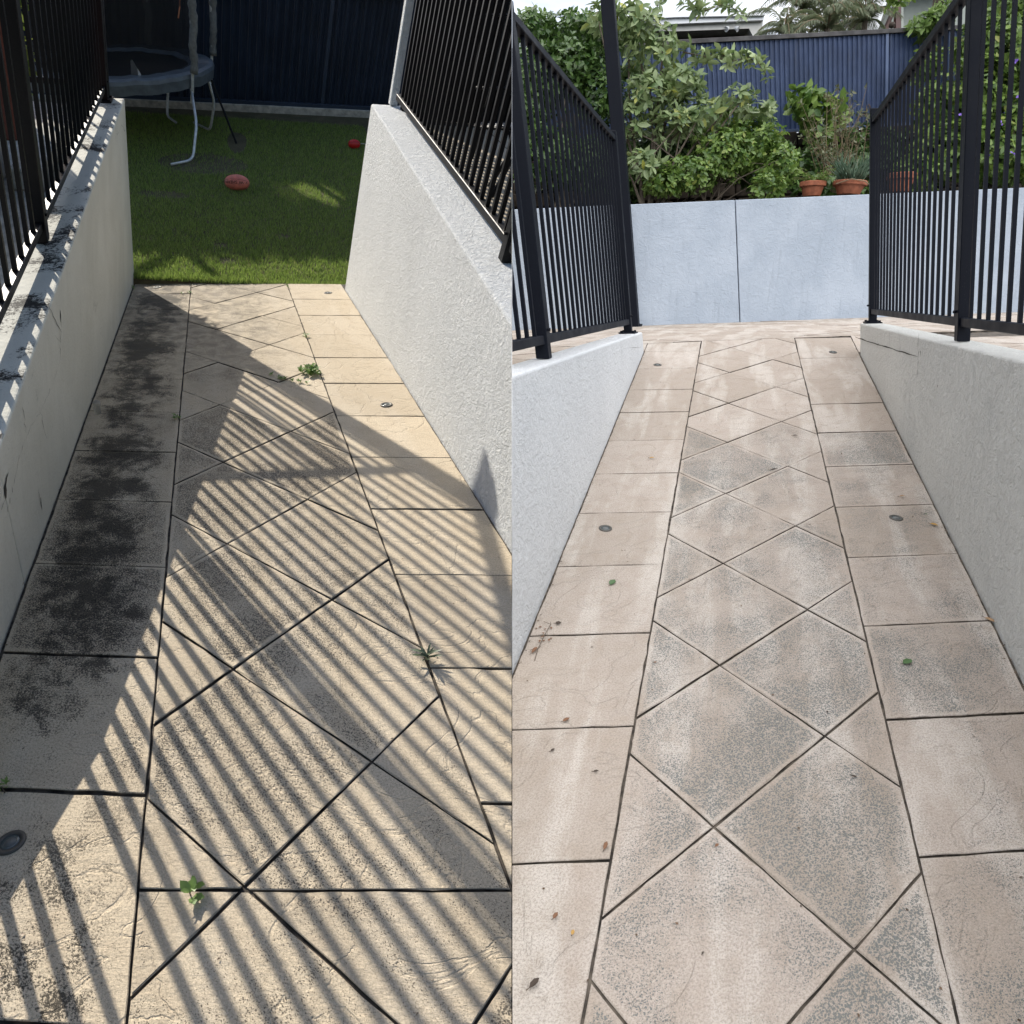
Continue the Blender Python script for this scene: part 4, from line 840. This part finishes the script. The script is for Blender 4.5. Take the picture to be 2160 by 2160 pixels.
def creeper(label, pts, n, jit, L0=.07, m=None):
    base = at(*pts[0], ZF - .1); t = thing('fence_creeper', base, label, 'creeper', 'creepers on the blue fence'); P_ = [at(x, y, ZF - .10) for x, y in pts]; MB(base).tube(P_, .006, 5).done('stem', M['twig'], t)
    i = rng.integers(0, max(1, len(P_) - 1), n); f = rng.uniform(0, 1, n)[:, None]; A = np.array(P_); Q = A[i] * (1 - f) + A[np.minimum(i + 1, len(P_) - 1)] * f + rng.normal(0, jit, (n, 3)) * (1, .2, 1)
    put_leaves('foliage', *foliage(Q, np.tile([0., -.6, 0], (n, 1)), 3, L0, L0 * .55, .9, .0), m or M['dark'], t)
creeper('long trailing creeper hanging down a seam of the blue fence', [(1708, 98), (1700, 130), (1712, 170), (1700, 215)], 60, .06); creeper('small round tuft of creeper high on the blue fence panel', [(1795, 148), (1805, 158), (1812, 150)], 16, .045, .06); creeper('lower small tuft of creeper on the blue fence panel', [(1785, 185), (1790, 190)], 12, .04, .06)
creeper('dry brown creeper stem clinging near the fence post', [(1830, 95), (1832, 150), (1828, 230), (1832, 285)], 22, .05, .045, leaf_mat('dead_leaf', (.06, .035, .02), (.14, .09, .05)))
creeper('thin creeper with few leaves beside the fence post gap', [(1862, 100), (1858, 170), (1864, 230)], 16, .05, .05)
t = thing('dry_shrub', gz(1790, 12.2), 'dry leggy shrub with bare brown twigs behind the flower pots', 'shrub'); O = np.array(t.location); mb = MB(O); tips = []
for k in range(34):
    x = random.uniform(1690, 1835); y = random.uniform(180, 330); e = at(x, y, 12.2 + random.uniform(-.3, .3)); b0 = O + (random.uniform(-.4, .35), random.uniform(-.2, .2), 0); md = b0 * .45 + e * .55 + (random.uniform(-.12, .12), 0, .05)
    mb.tube([b0, md, e], [.008, .006, .003], 5); tips.append(e)
    for j in range(3): e2 = md + (e - md) * random.uniform(.2, .9); e3 = e2 + np.array([random.uniform(-.2, .2), random.uniform(-.1, .1), random.uniform(.0, .22)]); mb.tube([e2, e3], [.004, .002], 4); tips.append(e3)
mb.done('twig', M['twig'], t); put_leaves('foliage', *foliage(np.array(tips), unit_rand(len(tips)), 4, .06, .03), leaf_mat('olive_leaf', (.05, .07, .03), (.15, .16, .08), (.25, .20, .1)), t)
plant('ivy_bank', 'dark leafy groundcover growing along the base of the stone wall', 'groundcover', gz(1780, 12.9), [E3(1700, 360, 12.6, .5, .3, .35), E3(1800, 350, 12.8, .6, .3, .35), E3(1880, 330, 12.8, .5, .3, .45), E3(1760, 395, 12.2, .6, .3, .2), E3(1820, 290, 13.1, .4, .15, .25)], 700, 5, .09, .05, M['dark'], stems=8, srad=.01)
plant('flowering_hedge', 'tall glossy hedge dotted with small purple flowers behind the balustrade', 'hedge', gz(2080, 12.0),
      [E3(2060, 200, 12, .6, .5, .6), E3(2130, 120, 11.9, .6, .5, .6), E3(2100, 320, 11.9, .8, .5, .55), E3(1990, 320, 12.0, .5, .4, .5), E3(2150, 20, 11.9, .5, .4, .5), E3(2070, 90, 12.1, .4, .4, .4), E3(1970, 230, 12.1, .3, .3, .4), E3(1930, 370, 12, .35, .3, .3), E3(2200, 260, 11.8, .6, .5, .9), E3(1955, 140, 12.4, .22, .2, .3)], 3000, 5, .115, .06, M['mid'], stems=14, srad=.02)
flw = bpy.data.objects['flowering_hedge']; fp = np.array([at(x, y, 11.4) for x, y in ((2140, 322), (2068, 170), (2030, 240), (2110, 260), (2152, 200), (2140, 130), (2085, 330))]); P_, D_, N_2, l_, w_ = foliage(fp, np.tile([0., -1, 0], (len(fp), 1)), 5, .045, .035, .9, 0)
put_leaves('flower', P_, D_, N_2, l_, w_, plain('purple_petal', (.22, .12, .55), .6), flw)
plant('leafy_branch', 'light green large-leaved sapling in front of the right-hand house gable'.replace('right-hand ', 'grey-green '), 'sapling', gz(1965, 12.9), [E3(1955, 50, 12.9, .22, .2, .16), E3(1985, 30, 12.9, .16, .15, .14), E3(1940, 62, 12.9, .14, .1, .08)], 45, 5, .17, .07, M['lime'], stems=5, srad=.012)
# pots
def pot(x, y, zc, r, h, label, tilt=0):
    O = gz(x, zc) ; O = at(x, y, zc); t = thing('flower_pot', O, label, 'pot', 'terracotta pots on the retaining wall'); ax = (math.sin(tilt), 0, math.cos(tilt))
    MB(O).lathe(O, [(r * .66, 0), (r * .86, h * .62), (r * .88, h * .64), (r, h * .66), (r * 1.02, h * .7), (r * 1.03, h * .96), (r * .99, h), (r * .9, h), (r * .86, h * .8)], 32, ax=ax).done('pot_wall', M['terracotta'], t, smooth=False)
    MB(O).lathe(O, [(.0001, h * .84), (r * .86, h * .83), (r * .86, h * .78)], 24, ax=ax).done('potting_soil', M['soil'], t)
    return O + np.array(ax) * h, t
tip, _ = pot(1712, 414, 11.2, .185, .20, 'terracotta pot holding a bright fern, on the retaining wall')
t = thing('potted_fern', tip - (0, 0, .03), 'bright green fern growing in the terracotta pot', 'fern'); O = np.array(t.location); P_, D_, N_3 = [], [], []; mb = MB(O)
for k in range(46):
    a = random.uniform(0, 6.28); d = np.array([math.cos(a), math.sin(a), 0]); l = random.uniform(.16, .36); e = random.uniform(.4, 1.3); pts = [O + d * l * s_ * .9 + np.array([0, 0, l * e * s_ * (1.25 - .75 * s_)]) for s_ in np.linspace(0, 1, 8)]; mb.tube(pts, .002, 4)
    for i in range(1, 8):
        for sg in (-1, 1): P_.append(pts[i]); D_.append(np.cross(d, [0, 0, 1]) * sg + d * .6 + unit_rand(1)[0] * .3); N_3.append([0, 0, 1.])
n_ = len(P_); put_leaves('frond', np.array(P_), np.array(D_), np.array(N_3) + unit_rand(n_) * .3, rng.uniform(.03, .06, n_), np.full(n_, .018), leaf_mat('fern_leaf', (.08, .16, .02), (.18, .30, .05), trans=.3), t); mb.done('stalk', M['twig'], t)
tip, _ = pot(1789, 411, 11.1, .235, .185, 'wide terracotta pot with spiky grass leaning on the retaining wall', .06)
t = thing('potted_grass', tip - (0, 0, .03), 'blue-green spiky grass in the wide terracotta pot', 'grass plant'); O = np.array(t.location)
n_ = 150; a = rng.uniform(0, 6.28, n_); D_ = np.stack([np.cos(a) * .55, np.sin(a) * .5, rng.uniform(.5, 1.5, n_)], 1); put_leaves('blades', O + np.stack([np.cos(a) * .1, np.sin(a) * .1, np.zeros(n_)], 1), D_, unit_rand(n_), rng.uniform(.25, .5, n_), np.full(n_, .012), leaf_mat('chive', (.05, .10, .06), (.12, .19, .12), trans=.2), t, droop=.25)
MB(O).tube([O + (-.26, -.12, -.02), O + (-.1, -.26, .03), O + (.1, -.26, .0), O + (.2, -.24, -.06)], .008, 5).done('cane', M['ltan'] if False else M['twig'], t)
pot(1898, 405, 11.3, .20, .26, 'terracotta pot half hidden behind the dense fence bars')
# houses and palms beyond the fence
M['white'] = plain('white_trim', (.72, .73, .74), .5, var=.04, scale=3); M['beige'] = plain('beige_wall', (.47, .46, .43), .8, var=.08, scale=5, bump=.1); M['dglass'] = plain('window_glass', (.012, .014, .017), .12); M['ggrey'] = plain('grey_green_wall', (.36, .39, .35), .8, var=.08, scale=4); M['maroon'] = plain('maroon_post', (.06, .018, .015), .5)
Z = 26.0; O = at(1500, 95, Z); t = thing('white_house', O, 'pale house with a flat white eave and dark window beyond the blue fence', 'house')
A = lambda x, y, z=Z: at(x, y, z)
def prism(name, pts, depth, m, par, o=None, z=Z):
    o = o if o is not None else np.array(par.location); mb = MB(O if o is None else o); f = [A(x, y, z) for x, y in pts]; a = [mb.v(p) for p in f]; b = [mb.v(p + np.array([0, depth, 0])) for p in f]
    mb.bm.faces.new(a); mb.bm.faces.new(b[::-1])
    for i in range(len(a)): mb.bm.faces.new((a[i], b[i], b[(i + 1) % len(a)], a[(i + 1) % len(a)]))
    return mb.done(name, m, par)
prism('house_wall', [(1250, 130), (1250, 50), (1575, 42), (1582, 130)], 6, M['beige'], t)
prism('roof', [(1200, 50), (1200, 34), (1424, 27), (1614, 24), (1614, 32), (1424, 36)], 7.5, M['white'], t, z=Z - 1.2)
prism('fascia', [(1200, 62), (1200, 50), (1424, 38), (1612, 33), (1611, 42), (1424, 50)], .2, M['white'], t, z=Z - 1.1)
prism('soffit', [(1300, 62), (1424, 50), (1610, 42), (1604, 84), (1592, 84), (1580, 60), (1424, 66)], .9, M['beige'], t, z=Z - .95)
w = prism('window', [(1300, 112), (1300, 80), (1570, 66), (1570, 112)], .1, M['dglass'], t, z=Z - .12)
prism('window_frame', [(1570, 110), (1570, 56), (1580, 55), (1582, 110)], .15, M['white'], t, z=Z - .2); prism('window_frame', [(1300, 80), (1300, 70), (1572, 58), (1570, 66)], .15, M['white'], t, z=Z - .2)
lt = thing('security_light', A(1543, 56, Z - .9), 'white twin-head security light under the pale house eave', 'outdoor light'); O2 = np.array(lt.location)
MB(O2).tube([O2 + (0, .1, .12), O2 + (0, 0, 0)], .03, 8).done('bracket', M['white'], lt)
for s_ in (-1, 1): MB(O2).lathe(O2 + (s_ * .09, -.02, -.03), [(.03, 0), (.07, .09), (.085, .16), (.06, .15)], 14, ax=(s_ * .7, -.5, -.5)).done('lamp_head', M['white'], lt)
Z2 = 24.0; t = thing('gable_house', at(1930, 60, Z2), 'grey-green gabled house with a maroon post behind the fence', 'house')
prism('house_wall', [(1880, 90), (1905, 0), (1905, -40), (2080, -60), (2080, 90)], 5, M['ggrey'], t, z=Z2); prism('gable_wall', [(1846, 90), (1884, -8), (1906, -40), (1906, 90)], .3, M['ggrey'], t, z=Z2 - .6)
prism('fascia', [(1837, 82), (1876, -30), (1882, -30), (1846, 82)], 1.0, M['white'], t, z=Z2 - 1.4); prism('eave_beam', [(1857, 84), (1876, 40), (1892, 2), (1896, 8), (1880, 45), (1868, 84)], .2, plain('brown_eave', (.12, .07, .06), .7), t, z=Z2 - 1.0)
prism('roof', [(1874, -28), (1920, -70), (2080, -70), (2080, -60), (1920, -58), (1882, -28)], 5, M['white'], t, z=Z2 - 1.2); prism('post', [(1890, 90), (1890, -20), (1901, -20), (1901, 90)], .15, M['maroon'], t, z=Z2 - 1.2)
MB(np.array(t.location)).lathe(at(1877, 52, Z2 - 1.3), [(.0001, 0), (.08, .02), (.09, .1), (.05, .16)], 14, ax=(.5, -.6, -.3)).done('camera_dome', M['ldrk'], t)
M['palm'] = leaf_mat('palm_leaflet', (.10, .13, .06), (.24, .28, .17), (.34, .27, .16), trans=.3)
def palm(x, y, z, ln, n, label):
    top = at(x, y, z); base = np.array([top[0], top[1], gz(1500, 12)[2] - 3.0]); t = thing('palm_tree', base, label, 'palm tree', 'palms beyond the blue fence')
    MB(base).tube([base, base * .5 + top * .5 + (.08, 0, 0), top], [.14, .1, .08], 8).done('trunk', M['bark'], t)
    P_, D_, N_4, L_ = [], [], [], []; mb = MB(base)
    for k in range(n):
        a = 2 * math.pi * k / n + random.uniform(-.3, .3); e = random.uniform(.5, 2.0); d = np.array([math.cos(a), math.sin(a), 0]); l = ln * random.uniform(.8, 1.15); pts = []
        for s_ in np.linspace(0, 1, 12): pts.append(top + d * l * s_ * (.95 - .35 * e * (1 - s_)) + np.array([0, 0, l * (e * .75 * s_ - (.55 + .3 * e) * s_ ** 2.3)]))
        mb.tube(pts, np.linspace(.02, .005, 12), 4)
        for i in range(1, 12):
            for u in (0, .33, .66):
                p = pts[i - 1] * (1 - u) + pts[i] * u; tan = pts[i] - pts[i - 1]; tan = tan / np.linalg.norm(tan); sd = np.cross(tan, [0, 0, 1]); sd /= np.linalg.norm(sd) + 1e-6
                for sg in (-1, 1): P_.append(p); D_.append(tan * .75 + sd * sg * .8 + np.array([0, 0, -.45]) + unit_rand(1)[0] * .12); N_4.append([0, 0, 1.]); L_.append(ln * .26 * math.sin(math.pi * min(1, (i + u) / 12.5)) ** .5 + .02)
    n_ = len(P_); put_leaves('crown', np.array(P_), np.array(D_), np.array(N_4), np.array(L_), np.full(n_, .021), M['palm'], t, simple=True); mb.done('frond_rib', M['twig'], t)
palm(1655, 70, 21, 1.25, 12, 'feathery palm standing closest to the pale house, beyond the blue fence'); palm(1695, 20, 22, 1.35, 13, 'tall thick-crowned palm second from the pale house'); palm(1745, 62, 20, 1.2, 12, 'low drooping palm in the middle of the palm row'); palm(1765, 25, 23, 1.4, 13, 'tall pale-fronded palm in the middle of the palm row'); palm(1825, 45, 21, 1.3, 13, 'dense palm standing closest to the gabled house')
plant('distant_tree', 'pale bushy tree rising between the palms', 'tree', at(1730, 140, 24), [E3(1720, 60, 24, 1.1, .6, .9), E3(1800, 70, 24, .9, .6, .7)], 420, 5, .12, .05, leaf_mat('olive', (.05, .06, .035), (.14, .15, .08), (.2, .14, .1)), stems=8, srad=.03, simple=True)
tk = at(1985, -40, 13.2); t = thing('tree_trunk', np.array([tk[0], tk[1], gz(1985, 13.2)[2]]), 'brown tree trunk behind the sloping top rail and hedge', 'tree'); O = np.array(t.location); MB(O).tube([O, O + (.03, 0, 2), tk, tk + (.05, 0, 1.4)], [.11, .1, .09, .07], 10).done('trunk', M['bark'], t)
P_, o_ = blob_points([E3(2000, -75, 13.2, .9, .6, .35), E3(1893, -10, 13.0, .25, .2, .22), E3(2140, -20, 13, .6, .4, .3), E3(2030, -15, 13.0, .3, .2, .15)], 420); put_leaves('crown', *foliage(P_, o_, 5, .12, .06), M['mid'], t)
MB(O).tube([tk, tk + (-.5, 0, .2), at(1893, 10, 13.0)], [.05, .03, .012], 6).done('branch', M['bark'], t)
# lights and litter on the uphill ramp
ground_light(R, 1277, 1115, 'round steel light in the tan border paver, lower of two beside the bluish wall', r=.031); ground_light(R, 1890, 1093, 'round steel light in the speckled border paver beside the greyish wall', r=.031); ground_light(R, 1387, 770, 'round light near the ramp top beside the bluish wall', r=.031); ground_light(R, 1757, 743, 'round light near the ramp top beside the greyish wall', r=.031)
LV = [(1292, 1231, .055, 1.2, 'fresh dark green oval leaf on the tan border paver', 'lgrn', .62), (1914, 1399, .055, .5, 'crumpled green leaf on the speckled border paver', 'lgrn', .6), (1375, 968, .038, .1, 'small yellow leaf midway up the tan border', 'lyel', .4), (1677, 921, .04, .1, 'curled brown leaf beside the top dark speckled diamond', 'ldrk', .4), (1633, 993, .06, .2, 'long thin brown seed pod across a diamond joint', 'ldrk', .22), (1968, 1109, .045, -.6, 'yellow-brown curled leaf between the round light and the greyish wall', 'lyel', .55), (1902, 1049, .04, .2, 'small brown leaf just above the speckled border light', 'ltan', .35), (2085, 1310, .05, -.8, 'tan folded leaf against the foot of the greyish wall', 'ltan', .5), (1195, 1521, .035, .7, 'dark red-brown leaf on the tan border joint', 'lbrn', .45), (1178, 1317, .03, .2, 'small black-green shrivelled leaf by the dried sprig', 'ldrk', .7), (1277, 1787, .035, 1.4, 'smooth reddish leaf beside the border joint low on the ramp', 'lbrn', .4), (1512, 1786, .02, .8, 'tiny brown leaf inside the big lowest diamond', 'lbrn', .5), (1172, 1934, .026, 1.1, 'small dark brown leaf low on the tan border', 'lbrn', .5), (1208, 1970, .018, 1.4, 'tiny orange leaf low on the tan border', 'lyel', .6), (1128, 2076, .04, .9, 'curled dark green leaf on the lowest tan paver', 'ldrk', .4), (1128, 1374, .05, 1.2, 'brown leaf hanging from the dried sprig', 'lbrn', .35), (1257, 1630, .022, .2, 'tiny brown leaf near the inner edge of the tan border', 'ldrk', .4), (1166, 1585, .022, .8, 'tiny dark leaf in the centre of a tan border paver', 'ldrk', .4), (1800, 1641, .02, -.5, 'small brown leaf on the darkest speckled diamond', 'ldrk', .5), (1382, 1400, .015, .3, 'tiny orange fleck of leaf below the tan border joint', 'lbrn', .5), (1953, 1087, .02, .0, 'tiny green leaf above the yellow-brown curled leaf', 'lgrn', .5)]
for x, y, l, r_, lb, m_, w_ in LV: ground_leaf(R, x, y, l * .8, r_, lb, M[m_], wid=w_)
O = R.onramp(1150, 1345); t = thing('dried_sprig', O, 'dried brown sprig with seeds beside the bluish wall', 'twig'); mb = MB(O); pts = [R.onramp(1162, 1320, .006), R.onramp(1150, 1345, .012), R.onramp(1135, 1370, .004), R.onramp(1128, 1395, .003)]; mb.tube(pts, .0014, 5)
for k in range(6): p = pts[k % 3]; mb.tube([p, p + RV * random.uniform(-.03, .02) + R.wax * random.uniform(-.02, .02) + R.wn * .006], .001, 4)
mb.done('stalk', M['bark'], t); n_ = 12; pp = np.array([R.onramp(random.uniform(1130, 1170), random.uniform(1325, 1355), random.uniform(.004, .01)) for _ in range(n_)]); put_leaves('dry_foliage', pp, unit_rand(n_) * (1, 1, .2), np.tile([0, 0, 1.], (n_, 1)), rng.uniform(.008, .015, n_), np.full(n_, .008), M['lbrn'], t)
def litter(name, pl, pts, s0):
    n_ = len(pts); P_ = np.array(pts); P_ = P_ + pl.wn * .0015; put_leaves(name, P_, unit_rand(n_) * (1, 1, .15) + pl.wn * .05, np.tile(pl.wn, (n_, 1)) + unit_rand(n_) * .15, rng.uniform(s0 * .5, s0 * 1.4, n_), rng.uniform(s0 * .3, s0 * .7, n_), leaf_mat('litter_' + pl.side, (.03, .02, .012), (.14, .08, .04), trans=0), None, simple=True)
    for o in bpy.data.objects:
        if o.name.startswith(name) and 'kind' not in o: tag(o, kind='stuff')
litter('leaf_litter', R, [R.ramp(random.uniform(-.39, .48), random.uniform(.9, 3.5)) for _ in range(110)] + [R.ramp(random.choice((-.402, .489)) + random.uniform(-.003, .003), random.uniform(.9, 3.5)) for _ in range(220)] + [R.level(random.uniform(-.8, 2.2), random.uniform(3.8, 6.2), cT, .002) for _ in range(90)] + [wl(random.uniform(1360, 2200)) - (0, .05, 0) + R.wup * .003 for _ in range(160)] + [R.level(random.uniform(.6, 1.3), random.uniform(2, 4), cT, .002) for _ in range(60)], .011)
SIDE = 'L'; litter('leaf_crumbs', L, [L.ramp(random.uniform(-.34, .62), random.uniform(.9, 4.1)) for _ in range(70)] + [L.ramp(random.choice((-.360, .632)) + random.uniform(-.003, .009) * 1, random.uniform(.9, 4.1)) for _ in range(260)] + [L.ramp(random.uniform(-.3, .62), random.uniform(4.09, 4.155)) for _ in range(160)], .010)
